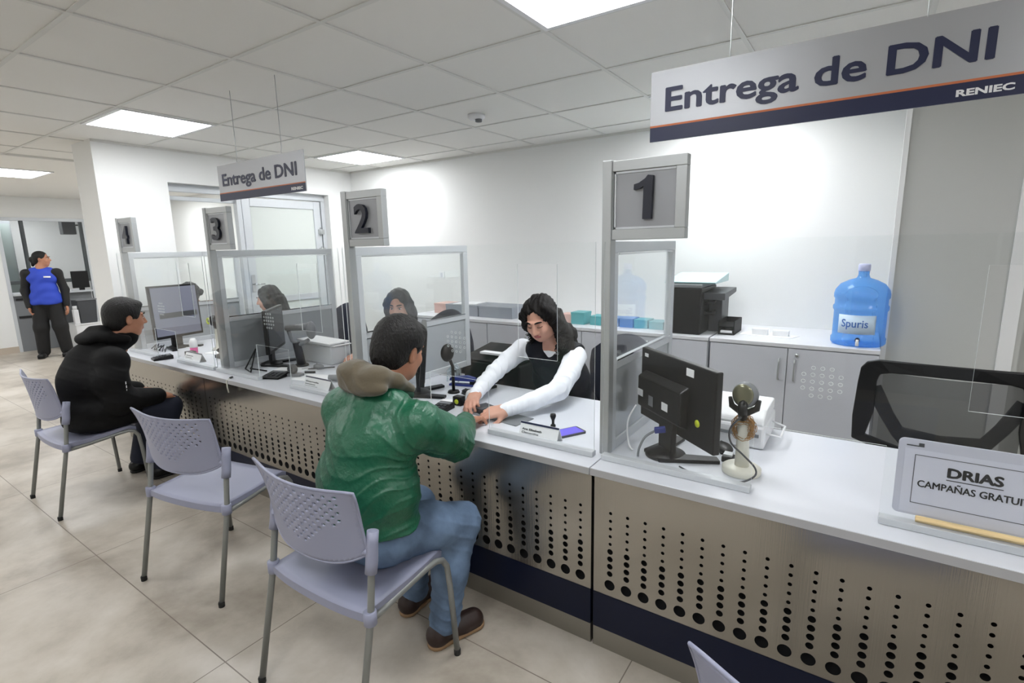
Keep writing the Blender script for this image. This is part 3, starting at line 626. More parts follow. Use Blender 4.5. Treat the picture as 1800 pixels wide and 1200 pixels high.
tag(MB().tube(soft([(-.50, 1.79, .7545), (-.46, 1.765, .7545), (-.42, 1.755, .7545), (-.375, 1.765, .7545)]), .0032, 6).build('loose_cable', M['dgrey']), 'short black cable lying on the worktop below the right monitor', 'cable')
# white flatbed printer and black mouse
pr = thing('white_printer', 'white desktop printer behind the monitor at the right booth', 'printer', (-.42, 2.22, ctr))
MB().box((-.58, 2.11, ctr), (-.27, 2.395, .845)).build('body', M['white'], pr, bev=.012)
mb = MB(); mb.prism([(2.115, .846), (2.125, .87), (2.18, .895), (2.385, .895), (2.39, .846)], 'x', -.575, -.275); mb.build('lid', M['white'], pr, bev=.008)
B((-.56, 2.104, .80), (-.29, 2.1098, .812), 'paper_slot', M['mgrey'], pr)
MB().tube([(-.275, 2.14, .81), (-.22, 2.16, .80), (-.22, 2.30, .80), (-.275, 2.32, .81)], .004, 6).build('paper_stop', M['white'], pr)
def mouse(loc, rz, label, m_='black'):
    t = thing('computer_mouse', label, 'mouse', loc, rz)
    MB().ell((0, 0, .0145), (.031, .056, .014)).box((-.024, -.042, 0), (.024, .042, .008)).build('shell', M[m_], t, world=False, bev=.003)
    MB().tube([(0, .026, .026), (0, .038, .024)], .004, 8).build('wheel', M['dgrey'], t, world=False); return t
mouse((-.40, 2.035, ctr), .5, 'black computer mouse on the right counter behind the monitor')
ks = thing('card_reader', 'small black and silver block on the worktop behind the right monitor', 'card reader', (-.36, 1.93, ctr))
MB().box((-.385, 1.92, ctr), (-.345, 1.965, ctr+.022)).build('body', M['black'], ks, bev=.004); B((-.38, 1.925, ctr+.0222), (-.35, 1.96, ctr+.03), 'silver_top', M['alu'], ks)
# DRIAS notice in its acrylic holder
dz = thing('notice_holder', 'clear holder with the DRIAS notice standing at the right end of the counter', 'notice', (.27, 1.72, ctr))
R = rot(x=-.10)
def tilt(mb, c=(.27, 1.742, .775)):
    c = Vector(c); mb.v = [tuple(R @ (Vector(v)-c)+c) for v in mb.v]; return mb
def rrect(x0, x1, z0, z1, r, n=5):
    pts = []
    for cx, cz, a0 in ((x1-r, z1-r, 0), (x0+r, z1-r, 90), (x0+r, z0+r, 180), (x1-r, z0+r, 270)):
        for k in range(n+1): a = math.radians(a0+90*k/n); pts.append((cx+r*math.cos(a), cz+r*math.sin(a)))
    return pts
tilt(MB().prism(rrect(.119, .46, .783, 1.0, .014), 'y', 1.742, 1.746)).build('clear_front', M['paperl'], dz, bev=.001)
tilt(MB().box((.135, 1.7405, .79), (.455, 1.7415, .972))).build('paper_sheet', mat('notice_paper', (212, 214, 228), .6), dz)
mb = MB()
add_text(mb, 'DRIAS', (.232, 1.7395, .908), .0265, .112, bold=.0004, heavy=.0014, ext=.0003); mb.box((.230, 1.7392, .8985), (.346, 1.7402, .9005))
add_text(mb, 'CAMPAÑAS GRATUITAS', (.170, 1.7395, .868), .0195, .255, bold=0, heavy=.0006, ext=.0003)
for a, b in (((.158, 1.7392, .956), (.44, 1.7402, .9572)), ((.158, 1.7392, .819), (.44, 1.7402, .8202)), ((.158, 1.7392, .819), (.1592, 1.7402, .9572)), ((.4388, 1.7392, .819), (.44, 1.7402, .9572))): mb.box(a, b)
tilt(mb).build('lettering', M['ink'], dz)
mb = MB().box((.137, 1.7408, .9795), (.176, 1.7418, .9825)).box((.164, 1.7408, .9825), (.176, 1.7418, .99)); tilt(mb).build('header_mark', M['dgrey'], dz)
tag(MB().tube([(.172, 1.722, .7835), (.41, 1.722, .7835)], .0108, 4, smooth=False).build('wooden_stick', M['wood'], bev=.002), 'pale wooden stick lying along the foot of the DRIAS notice', 'stick')
# ------------------------------------------------------------------ clerk's things at booth 1
def tent(x, y, w, name, sub, label, rz=0):
    t = thing('name_card', label, 'name card', (x, y, ctr), rz, group='folded name cards on the counter')
    h = .062; d = .052
    mb = MB()
    mb.prism([(0, 0), (d/2, h), (d, 0), (d-.0025, 0), (d/2, h-.006), (.0025, 0)], 'x', 0, w); mb.build('folded_card', M['paper'], t, world=False)
    a = math.atan2(d/2, h); Rr = rot(x=-a)
    def on(mb): mb.v = [tuple(Rr @ Vector(v)+Vector((0, -.0004, .0))) for v in mb.v]; return mb
    L = math.hypot(h, d/2)
    on(MB().box((0, -.0008, L-.009), (w, .0, L-.001))).build('blue_band', M['navy'], t, world=False)
    mb = MB()
    if name: add_text(mb, name, (.012, -.0005, L*.48), .0085, w*.52, bold=.0004, ext=.0002)
    else: mb.box((.012, -.0008, L*.48), (w*.5, -.0002, L*.56))
    mb.box((.012, -.0008, L*.14), (w*.55, -.0002, L*.165)); on(mb).build('printed_name', M['dgrey'], t, world=False)
    mb = MB()
    if sub: add_text(mb, sub, (.012, -.0005, L*.27), .0085, w*.45, bold=.0004, ext=.0002)
    else: mb.box((.012, -.0008, L*.27), (w*.45, -.0002, L*.34))
    on(mb).build('printed_surname', M['mgrey'], t, world=False)
    return t
tent(-1.175, 1.752, .187, 'Ana Elizabeth', 'Clementina', 'white folded name card with blue top edge before the clerk in white sleeves')
tent(-2.74, 1.775, .24, 'Stamela', '', 'white folded name card to the left of the man in green')
tent(-4.27, 1.785, .24, '', '', 'white folded name card at booth 3 beside the acrylic screen of the man in black')
sp_ = thing('rubber_stamp', 'small black handled rubber stamp behind the clerk\'s name card', 'stamp', (-1.105, 1.93, ctr))
MB().lathe([(.001, 0), (.012, 0), (.012, .008), (.006, .014), (.0065, .03), (.014, .05), (.012, .06), (.001, .062)], (-1.105, 1.93, ctr), 18).build('handle', M['black'], sp_)
ph_ = thing('smartphone', 'smartphone with violet screen lying right of the clerk\'s name card', 'phone', (-1.01, 1.885, ctr), -.5)
MB().prism(rrect(-.04, .04, -.075, .075, .01), 'z', 0, .009).build('case', M['dgrey'], ph_, world=False)
MB().prism(rrect(-.035, .035, -.066, .066, .004), 'z', .0091, .0096).build('screen', M['purple'], ph_, world=False)
tag(MB().box((-1.52, 1.86, ctr), (-1.24, 1.99, ctr+.004), R=rot(z=-.12)).build('desk_mat', M['mgrey'], bev=.001), 'thin grey mat under the hands on the counter', 'mat')
fp = thing('fingerprint_reader', 'flat dark fingerprint pad under the joined hands', 'fingerprint reader', (-1.50, 1.93, ctr))
MB().box((-1.545, 1.90, ctr+.0045), (-1.465, 1.985, ctr+.03), R=rot(z=-.3)).build('body', M['dgrey'], fp, bev=.004)
def keypad(loc, rz, label, w=.085, d=.14, cls='keypad phone'):
    t = thing('keypad', label, cls, loc, rz)
    mb = MB(); mb.prism([(-d/2, 0), (d/2, 0), (d/2, .03), (-d/2, .014)], 'x', -w/2, w/2); mb.build('body', M['black'], t, world=False, bev=.003)
    Rr = rot(x=math.atan2(.016, d)); 
    for i in range(3):
        for k in range(4):
            MB().box((-w*.36+i*w*.26, -d*.42+k*d*.15, .0145+k*.0027-.0), (-w*.36+i*w*.26+w*.18, -d*.42+k*d*.15+d*.1, .0205+k*.0027)).build('key', M['dgrey'], t, world=False)
    B((-w*.38, d*.22, .026), (w*.38, d*.40, .0315), 'display', M['mgrey'], t, world=False); return t
keypad((-1.70, 1.84, ctr), .15, 'black keypad beside the right sleeve of the man in green')
bb = thing('sensor_box', 'small black box with a yellow green round sticker near the clerk\'s hand', 'sensor box', (-1.70, 1.95, ctr))
MB().box((-1.71, 1.945, ctr), (-1.655, 1.985, ctr+.048)).build('body', M['black'], bb, bev=.005)
MB().lathe([(.001, 0), (.013, 0), (.013, .0012), (.001, .0012)], (-1.6825, 1.945, ctr+.022), 20, R=rot(x=math.pi/2)).build('round_sticker', M['yell'], bb)
tag(MB().box((-1.80, 1.93, ctr), (-1.735, 1.99, ctr+.012), R=rot(z=.3)).build('eraser_pad', M['paper'], bev=.004), 'crumpled white slip beside the small black sensor box', 'paper')
mouse((-1.76, 2.14, ctr), 1.2, 'black computer mouse beside the blue stapler')
sp2 = thing('stapler', 'dark blue stapler behind the black mouse at booth 1', 'stapler', (-1.91, 2.27, ctr), .3)
mb = MB(); mb.prism([(-.08, 0), (.08, 0), (.08, .012), (-.08, .012)], 'y', -.02, .02); mb.build('base', M['blue'], sp2, world=False, bev=.003)
mb = MB(); mb.prism([(-.08, .03), (-.07, .05), (.03, .062), (.08, .05), (.08, .03)], 'y', -.018, .018); mb.build('arm', M['blue'], sp2, world=False, bev=.004); B((.05, -.015, .0122), (.078, .015, .03), 'hinge_block', M['black'], sp2, world=False)
sp3 = thing('hole_punch', 'dark blue hole punch near the lower rail of partition 2', 'hole punch', (-1.77, 2.31, ctr), -.2)
MB().box((-.06, -.035, 0), (.06, .035, .016)).build('base', M['black'], sp3, world=False, bev=.003); mb = MB(); mb.prism([(-.055, .0165), (-.055, .05), (.05, .062), (.055, .0165)], 'y', -.03, .03); mb.build('lever', M['blue'], sp3, world=False, bev=.006)
gh = thing('tape_dispenser', 'clear arched tape dispenser beside the blue stapler', 'tape dispenser', (-2.03, 2.335, ctr), .4)
mb = MB()
for s in (-.028, .028): mb.tube([(-.035, s, .001), (-.03, s, .07), (0, s, .105), (.03, s, .07), (.035, s, .001)], .006, 8)
mb.build('clear_arch', M['clearp'], gh, world=False); MB().lathe([(.02, -.012), (.034, -.012), (.034, .012), (.02, .012), (.02, -.012)], (0, 0, .06), 24, R=rot(x=math.pi/2)).build('tape_roll', M['clearp'], gh, world=False)
monitor((-1.985, 2.03, ctr), -.80, -.10, 'dark monitor tilted back beside the head of the man in green', w=.42, h=.30, z0=.09, stickers=False)
wc = thing('webcam', 'round black camera head on a stalk behind the head of the man in green', 'webcam', (-1.85, 2.14, ctr))
MB().ell((-1.86, 2.09, .985), (.028, .045, .05)).build('head', M['black'], wc); MB().tube([(-1.86, 2.13, ctr+.01), (-1.86, 2.13, .9), (-1.86, 2.10, .96)], .009, 8).lathe([(.001, 0), (.035, 0), (.03, .012), (.001, .013)], (-1.86, 2.13, ctr), 18).build('stalk', M['black'], wc)
tag(MB().ell((-1.66, 2.085, .795), (.028, .02, .05), R=rot(y=.5)).ell((-1.69, 2.07, .775), (.03, .02, .03)).build('tissue', M['white']), 'crumpled white tissue standing beside the clerk\'s right sleeve', 'tissue')
# black printer on a low stand behind the clerk
bp_ = thing('laser_printer', 'black laser printer on a low stand behind the clerk in white sleeves', 'printer', (-2.1, 2.95, 0))
MB().box((-2.34, 2.80, .48), (-1.86, 3.12, .76)).build('body', M['blackm'], bp_, bev=.012)
mb = MB(); mb.prism([(2.80, .765), (2.86, .80), (3.12, .84), (3.12, .765)], 'x', -2.33, -1.87); mb.build('top_cover', M['blackm'], bp_, bev=.01)
B((-2.22, 2.84, .808), (-2.02, 2.9, .822), 'paper_output', M['paper'], bp_)
sd = thing('printer_stand', 'low grey stand carrying the black laser printer', 'stand', (-2.1, 2.95, 0))
MB().box((-2.36, 2.79, .44), (-1.84, 3.14, .479)).build('top', M['panel'], sd)
for sx_ in (-2.34, -1.88):
    for sy_ in (2.81, 3.10): MB().box((sx_-.015, sy_-.015, 0), (sx_+.015, sy_+.015, .44)).build('leg', M['panel'], sd)

# ------------------------------------------------------------------ booth 2 things
monitor((-3.45, 2.05, ctr), -.79, .0, 'dark monitor beside partition 3, turned away to its clerk', w=.44, h=.30, z0=.11, stickers=False)
dc = thing('wire_stand', 'black folding wire stand leaning under the edge-on monitor', 'wire stand', (-3.40, 1.86, ctr))
MB().tube([(-3.50, 1.84, .755), (-3.36, 1.80, .755), (-3.38, 1.86, .90), (-3.50, 1.84, .755)], .005, 6).tube([(-3.50, 1.88, .755), (-3.36, 1.80, .78), (-3.30, 1.88, .755)], .005, 6).build('folded_wire', M['black'], dc)
GX, GY = .06, .06
gs = thing('barcode_reader', 'grey pistol shaped barcode reader on a dark stand at booth 2', 'barcode reader', (-3.24, 2.13, ctr))
gb = MB().tube([(-3.45, 2.08, 1.02), (-3.33, 2.13, 1.03), (-3.27, 2.15, 1.035)], [.018, .024, .03], 12).ell((-3.265, 2.15, 1.01), (.032, .035, .062)).tube([(-3.44, 2.09, 1.01), (-3.42, 2.1, .93), (-3.38, 2.12, .90), (-3.29, 2.14, .94)], .014, 10)
gb.v = [(v[0]+.13, v[1]-.02, v[2]) for v in gb.v]; gb.build('head', M['mgrey'], gs)
MB().tube([(-3.26, 2.09, .92), (-3.255, 2.10, .85), (-3.25, 2.11, .762)], [.026, .028, .03], 12).lathe([(.001, 0), (.05, 0), (.045, .012), (.001, .013)], (-3.25, 2.11, ctr), 20).build('stand', M['black'], gs)
keypad((-3.10, 1.82, ctr), .35, 'black calculator with raised keys in the notch of booth 2', .13, .12, 'calculator')
td = thing('tape_dispenser', 'grey tape dispenser right of the black calculator', 'tape dispenser', (-3.02, 1.90, ctr), .3)
MB().box((-.06, -.025, 0), (.06, .025, .018)).build('base', M['mgrey'], td, world=False, bev=.004); MB().lathe([(.012, -.012), (.032, -.012), (.032, .012), (.012, .012), (.012, -.012)], (-.01, 0, .045), 22, R=rot(x=math.pi/2)).build('tape_roll', M['dgrey'], td, world=False)
mouse((-3.07, 2.12, ctr), 1.3, 'grey computer mouse on the counter of booth 2', 'mgrey')
tag(MB().tube([(-3.13, 2.03, .7545), (-2.99, 2.19, .7545)], .004, 8).build('long_pen', M['dgrey']), 'long thin dark pen lying at the back of booth 2', 'pen')
tag(MB().tube([(-3.03, 1.985, .757), (-2.97, 2.02, .757)], .0065, 8).build('marker_cap', M['black']), 'short black marker lying before the long pen', 'marker')
tag(MB().box((-2.98, 1.86, ctr), (-2.70, 2.02, ctr+.0015), R=rot(z=.25)).build('paper_sheet', M['paper']), 'loose white paper behind the name card of booth 2', 'paper')
tag(MB().box((-3.30, 1.93, ctr), (-3.08, 2.05, ctr+.006), R=rot(z=.5)).build('paper_pile', M['paper']), 'thin pile of papers in front of the pistol reader', 'paper')
rl = thing('glue_bottle', 'small grey capped bottle lying beside the olive hood', 'bottle', (-2.66, 1.97, ctr))
MB().tube([(-2.70, 1.93, .772), (-2.62, 1.98, .772)], .02, 14).build('body', M['mgrey'], rl); MB().tube([(-2.62, 1.98, .772), (-2.58, 2.005, .772)], .014, 12).build('cap', M['white'], rl)
wp = thing('paper_printer', 'pale grey printer with papers on top on the counter behind booth 2', 'printer', (-3.24, 2.33, ctr))
MB().box((-3.42, 2.22, ctr), (-3.06, 2.39, .88)).build('body', M['panel'], wp, bev=.008); MB().box((-3.41, 2.23, .8805), (-3.04, 2.385, .889)).build('white_cover', M['white'], wp, bev=.003)
tag(MB().box((-3.44, 2.21, .90), (-3.06, 2.385, .908), R=rot(y=.02)).box((-3.42, 2.22, .8895), (-3.08, 2.38, .899)).build('paper_stack', M['paper']), 'few sheets of paper on the pale grey printer of booth 2', 'paper')
tg = thing('ribbon_tag', 'small pale ribbon tag hanging over the counter edge at booth 3', 'tag', (-3.32, 1.64, ctr))
MB().tube([(-3.33, 1.66, .757), (-3.32, 1.64, .757)], .007, 8).build('clip', M['dgrey'], tg); MB().tube([(-3.32, 1.64, .752), (-3.315, 1.614, .745), (-3.31, 1.612, .70), (-3.30, 1.612, .668)], .006, 6, flat=.3).build('ribbon', M['offw'], tg)

# ------------------------------------------------------------------ booth 3 things
monitor((-4.82, 2.0, ctr), -1.37, .04, 'lit upright monitor beside partition 4 showing its screen', w=.42, h=.44, z0=.10, stickers=False, front='screen', band=True)
tx = thing('cup', 'white cup with a pink lower half behind the lit monitor', 'cup', (-4.42, 1.93, ctr))
MB().lathe([(.001, 0), (.026, 0), (.028, .055)], (-4.42, 1.93, ctr), 20).build('pink_base', M['pink'], tx); MB().lathe([(.0285, .055), (.03, .10), (.018, .125), (.001, .126)], (-4.42, 1.93, ctr), 20).build('white_top', M['white'], tx)
keypad((-4.43, 1.70, ctr), -.2, 'black keypad on the counter in front of the lit monitor', .11, .13)
sp4 = thing('sensor_box', 'small black box under the lit monitor at booth 3', 'sensor box', (-4.33, 1.85, ctr))
MB().box((-4.36, 1.83, ctr), (-4.29, 1.89, ctr+.045)).build('body', M['black'], sp4, bev=.005)
sr = thing('barcode_reader', 'barcode reader with yellow green ring on a cream stalk at booth 3', 'barcode reader', (-4.45, 2.15, ctr))
MB().lathe([(.001, 0), (.05, 0), (.045, .015), (.016, .03), (.012, .2), (.001, .201)], (-4.42, 2.12, ctr), 20).build('stand', M['offw'], sr)
MB().ell((-4.40, 2.1, 1.0), (.045, .04, .045)).tube([(-4.42, 2.12, .945), (-4.36, 2.1, .96)], .02, 8).build('head', M['black'], sr); MB().tube([Vector((-4.42, 2.066, 1.0))+Vector((.022*math.cos(a*.5236), 0, .022*math.sin(a*.5236))) for a in range(12)], .006, 6, closed=True).build('coloured_ring', M['yell'], sr)
MBt = MB()
for k in range(5): MBt.tube([(-4.98+.05*k, 1.84+.02*math.sin(k*2), .756), (-4.95+.05*k, 1.87, .79+.01*(k % 2)), (-4.90+.05*k, 1.83, .756)], .004, 6)
tag(MBt.build('tangled_cable', M['dgrey']), 'tangle of dark cables left of the lit monitor foot', 'cable')
dv = thing('desk_phone', 'black desk telephone at the rear of booth 3', 'telephone', (-4.02, 2.0, ctr))
mb = MB(); mb.prism([(1.93, .7505), (2.08, .7505), (2.08, .81), (1.93, .775)], 'x', -4.10, -3.96); mb.build('body', M['black'], dv, bev=.004); MB().tube([(-4.08, 1.95, .80), (-4.08, 2.0, .835), (-4.08, 2.07, .83)], [.018, .012, .018], 10).build('handset', M['black'], dv)
tag(MB().box((-4.38, 2.0, ctr), (-4.12, 2.14, ctr+.004), R=rot(z=.2)).build('paper_sheet', M['paper']), 'white sheets beside the telephone of booth 3', 'paper')

# ------------------------------------------------------------------ on the cabinets
ct = .9003
def carton(x0, x1, y0, y1, h, m_, label, name='carton', cat='box', z=ct, rz=0, group=None, lid=True):
    t = thing(name, label, cat, ((x0+x1)/2, (y0+y1)/2, z), rz, group=group); w, d = (x1-x0)/2, (y1-y0)/2
    B((-w, -d, 0), (w, d, h*.985), 'body', M[m_], t, world=False, bev=.002)
    if lid: B((-w-.002, -d-.002, h*.8), (w+.002, d+.002, h), 'lid', M[m_], t, world=False, bev=.002)
    return t
carton(-3.42, -3.02, 3.85, 4.15, .105, 'boxg', 'wide grey box file on the cabinets, left of the pair', 'box_file', 'box file')
carton(-3.0, -2.62, 3.84, 4.14, .105, 'boxg', 'wide grey box file directly beside the clerk\'s hair', 'box_file', 'box file')
tag(MB().box((-3.35, 3.87, 1.006), (-3.1, 4.1, 1.012), R=rot(z=.2)).build('paper_sheet', M['paper']), 'white papers lying on the grey box files', 'paper')
carton(-3.62, -3.45, 3.9, 4.1, .10, 'peach', 'small pale pink box at the left end of the cabinet row')
carton(-2.02, -1.90, 3.84, 3.98, .10, 'teal', 'teal card box right of the clerk\'s hair on the cabinets')
carton(-2.14, -2.04, 3.88, 4.0, .075, 'peach', 'small beige box beside the teal box')
for k, (x, m_, h) in enumerate(((-1.80, 'teal', .075), (-1.66, 'bluebox', .07), (-1.54, 'bluebox', .072), (-1.42, 'teal', .068), (-1.30, 'teal', .06))):
    lab = ['teal box just left of booth post 1', 'blue box seen through the glass of partition 1, left', 'blue box seen through the glass of partition 1, middle', 'teal box seen through the glass of partition 1', 'low teal box seen through the glass, beside the black printer'][k]
    carton(x-.055, x+.055, 3.86, 4.0, h, m_, lab)
bp2 = thing('office_printer', 'tall black office printer with pale cyan lid on the cabinets', 'printer', (-1.06, 3.95, ct))
B((-1.20, 3.76, ct), (-.945, 4.2, 1.235), 'body', M['black'], bp2, bev=.01)
B((-1.20, 3.75, 1.236), (-.94, 4.2, 1.262), 'grey_top', M['mgrey'], bp2, bev=.006)
mb = MB(); mb.prism([(3.80, 1.263), (3.78, 1.275), (4.2, 1.325), (4.2, 1.263)], 'x', -1.22, -.86); mb.build('scanner_lid', M['cyang'], bp2, bev=.004)
mb = MB(); mb.prism([(3.82, 1.20), (4.2, 1.215), (4.2, 1.18), (3.82, 1.15)], 'x', -.944, -.80); mb.build('control_panel', M['dgrey'], bp2, bev=.004)
B((-.944, 3.98, ct+.0), (-.85, 4.2, 1.15), 'side_housing', M['dgrey'], bp2, bev=.006)
mb = MB()
for z in (1.13, 1.05): mb.tube([(-.944, 3.86, z), (-.90, 3.9, z-.01), (-.90, 3.98, z)], .014, 8)
mb.build('roller', M['black'], bp2)
tr_ = thing('letter_tray', 'small black letter tray to the right of the black office printer', 'tray', (-.79, 4.0, ct))
MB().box((-.845, 3.86, ct), (-.735, 4.12, ct+.012)).box((-.845, 3.86, ct), (-.84, 4.12, ct+.10)).box((-.74, 3.86, ct), (-.735, 4.12, ct+.10)).box((-.845, 3.86, ct+.055), (-.735, 4.12, ct+.062)).box((-.845, 4.11, ct), (-.735, 4.12, ct+.10)).build('frame', M['blackm'], tr_, bev=.002)
B((-.83, 3.87, ct+.0125), (-.75, 4.1, ct+.03), 'papers', M['paper'], tr_)
tag(MB().prism([(-.74, 3.94), (-.38, 3.90), (-.34, 4.02), (-.66, 4.10)], 'z', ct, ct+.003).build('paper_sheet', M['paper']), 'large white sheet on the cabinet under two small cartons', 'paper')
carton(-.635, -.535, 3.95, 4.02, .042, 'white', 'small white carton, left of the two on the sheet', z=ct+.003); carton(-.505, -.405, 3.96, 4.02, .036, 'white', 'small white carton, right of the two on the sheet', z=ct+.003)
# big blue water bottle with tap
wb = thing('water_bottle', 'large translucent blue water bottle with a tap on the right cabinet', 'water bottle', (0, 3.90, ct)); wc_ = (-.008, 3.90, ct)
MB().lathe([(.001, .0005), (.128, .0005), (.138, .012), (.139, .04), (.132, .05), (.132, .13), (.132, .2), (.139, .21), (.139, .228), (.132, .238), (.132, .27), (.139, .28), (.139, .30), (.133, .325), (.11, .358), (.07, .38), (.034, .392), (.027, .41), (.027, .45), (.001, .451)], wc_, 48).build('bottle_body', M['water'], wb)
MB().lathe([(.0295, .432), (.0305, .434), (.0305, .468), (.026, .474), (.001, .475)], wc_, 28).build('cap', mat('pale_violet_cap', (196, 200, 232), .4), wb)
mb = MB(); vs = []; n = 14
for k in range(n+1):
    a = math.radians(-138+84*k/n)
    for z in (.075, .185): vs.append((wc_[0]+.1345*math.cos(a), wc_[1]+.1345*math.sin(a), ct+z))
mb.add(vs, [(2*k, 2*k+2, 2*k+3, 2*k+1) for k in range(n)], 0, True); lb = mb.build('label', mat('bottle_label', (206, 226, 246), .5), wb, solid=.0012)
mb = MB(); vs, fs = text_mesh('Spuris', .046, .135, .0008, .0004)
def cyl(v, r=.1358, a0=-128): a = math.radians(a0)+v[0]/r; return (wc_[0]+(r-v[1])*math.cos(a), wc_[1]+(r-v[1])*math.sin(a), ct+v[2])
mb.add([cyl((v[0], v[1]*.3, v[2]+.115)) for v in vs], fs); mb.build('label_writing', mat('label_blue', (60, 110, 190), .5), lb)
tp = MB().tube([(wc_[0], wc_[1]-.125, ct+.045), (wc_[0]+.0, wc_[1]-.165, ct+.045)], .012, 12).build('tap', M['navy'], wb)
MB().tube([(wc_[0], wc_[1]-.16, ct+.05), (wc_[0], wc_[1]-.165, ct+.012)], .0085, 10).build('spout', M['white'], tp)
wb.scale = (1.07, 1.07, 1.06)
ol = thing('wall_socket', 'small white socket on the back wall above the cabinets', 'socket', (-3.97, BY, 1.25)); B((-4.01, BY-.008, 1.21), (-3.93, BY-.0005, 1.29), 'plate', M['white'], ol, bev=.002); B((-3.985, BY-.010, 1.225), (-3.955, BY-.0081, 1.275), 'rocker', M['cab'], ol)

# ------------------------------------------------------------------ glazed office at the far end of the corridor
wf = structure(thing('window_2', '', '')); del wf['label']; del wf['category']
MB().box((FX-.06, 2.33, 2.12), (FX+.01, 3.47, 2.17)).box((FX-.06, 3.44, 0), (FX+.01, 3.47, 2.12)).box((FX-.06, 2.33, 0), (FX+.01, 2.375, 2.12)).build('frame', M['alu2'], wf)
MB().box((FX-.06, 2.62, 1.16), (FX+.02, 2.66, 2.12)).box((FX-.06, 3.40, 1.16), (FX+.005, 3.439, 2.12)).box((FX-.06, 2.376, 1.10), (FX+.01, 3.439, 1.159)).build('mullion', mat('dark_aluminium', (70, 76, 78), .5), wf)
B((FX-.03, 2.375, 1.16), (FX-.024, 3.41, 2.12), 'pane', M['acry'], wf)
kt = thing('service_desk', 'grey panelled service desk under the far office window', 'desk', (FX, 2.9, 0))
B((FX-.5, 2.376, 0), (FX+.005, 3.409, .92), 'body', M['mgrey'], kt); B((FX-.5, 2.376, .921), (FX+.10, 3.409, .95), 'desk_top', M['panel'], kt)
MB().box((FX+.0055, 2.40, .84), (FX+.02, 2.80, .875)).box((FX+.0055, 2.40, .55), (FX+.02, 2.80, .585)).build('slot', M['seam'], kt)
om = thing('monitor', 'black screen on the service desk behind the standing woman', 'monitor', (FX+.03, 3.3, .95)); B((FX+.0, 3.16, .99), (FX+.03, 3.40, 1.28), 'screen_back', M['black'], om, bev=.004); B((FX+.0, 3.25, .9505), (FX+.04, 3.32, .99), 'stand', M['black'], om)
tag(MB().box((FX+.0, 2.93, .9505), (FX+.06, 3.12, .975)).box((FX+.0, 2.96, .9755), (FX+.05, 3.10, .99)).build('document_pile', M['paper']), 'pale papers on the far service desk', 'paper')
sk = thing('wall_speaker', 'grey loudspeaker hung high inside the far office', 'speaker', (-12.2, 3.45, 2.05)); B((-12.3, 3.36, 1.93), (-12.12, 3.56, 2.28), 'cabinet', M['dgrey'], sk, bev=.01); MB().tube([(-12.2, 3.56, 2.1), (-12.2, 3.70, 2.1)], .012).build('bracket', M['black'], sk)
gd = thing('grey_locker', 'tall grey locker inside the far office at the left edge', 'locker', (-13.3, 2.6, 0)); MB().box((-13.6, 2.40, 0), (-13.2, 2.90, 2.2)).build('body', M['mgrey'], gd); B((-13.1995, 2.42, .05), (-13.18, 2.88, 2.15), 'door', mat('grey_green', (126, 136, 134), .6), gd)
bn = thing('waste_bin', 'grey plastic bin standing before the far service desk', 'bin', (-10.95, 3.17, .40)); mb = MB(); mb.prism([(3.05, .42), (3.27, .42), (3.30, .80), (3.03, .80)], 'x', -11.15, -10.85); mb.build('bin_body', M['dgrey'], bn, bev=.01); MB().box((-11.16, 3.02, .801), (-10.84, 3.31, .82)).build('bin_rim', M['mgrey'], bn)
wbx = thing('side_table', 'low white cabinet carrying the grey bin, beside the white column', 'cabinet', (-11, 3.1, 0)); B((-11.2, 2.95, .0), (-10.8, 3.38, .40), 'body', M['white'], wbx, bev=.006); B((-11.21, 2.94, .4005), (-10.79, 3.39, .4195), 'top', M['white'], wbx)
wj = thing('water_dispenser', 'small white appliance beside the grey bin in the corridor', 'appliance', (-10.75, 2.9, .42)); MB().box((-10.88, 2.95, .4205), (-10.80, 3.02, .66)).build('body', M['white'], wj, bev=.008); MB().lathe([(.001, 0), (.03, 0), (.03, .06), (.001, .061)], (-10.84, 2.985, .661), 14).build('lid', M['white'], wj)
dk = thing('office_desk', 'white desk with papers in the room behind the end wall', 'desk', (-6.9, 3.4, 0)); B((-7.3, 3.12, .70), (-5.95, 3.8, .74), 'desk_top', M['white'], dk)
for a in (-7.3, -5.98): B((a, 3.12, 0), (a+.03, 3.8, .70), 'side_panel', M['panel'], dk)

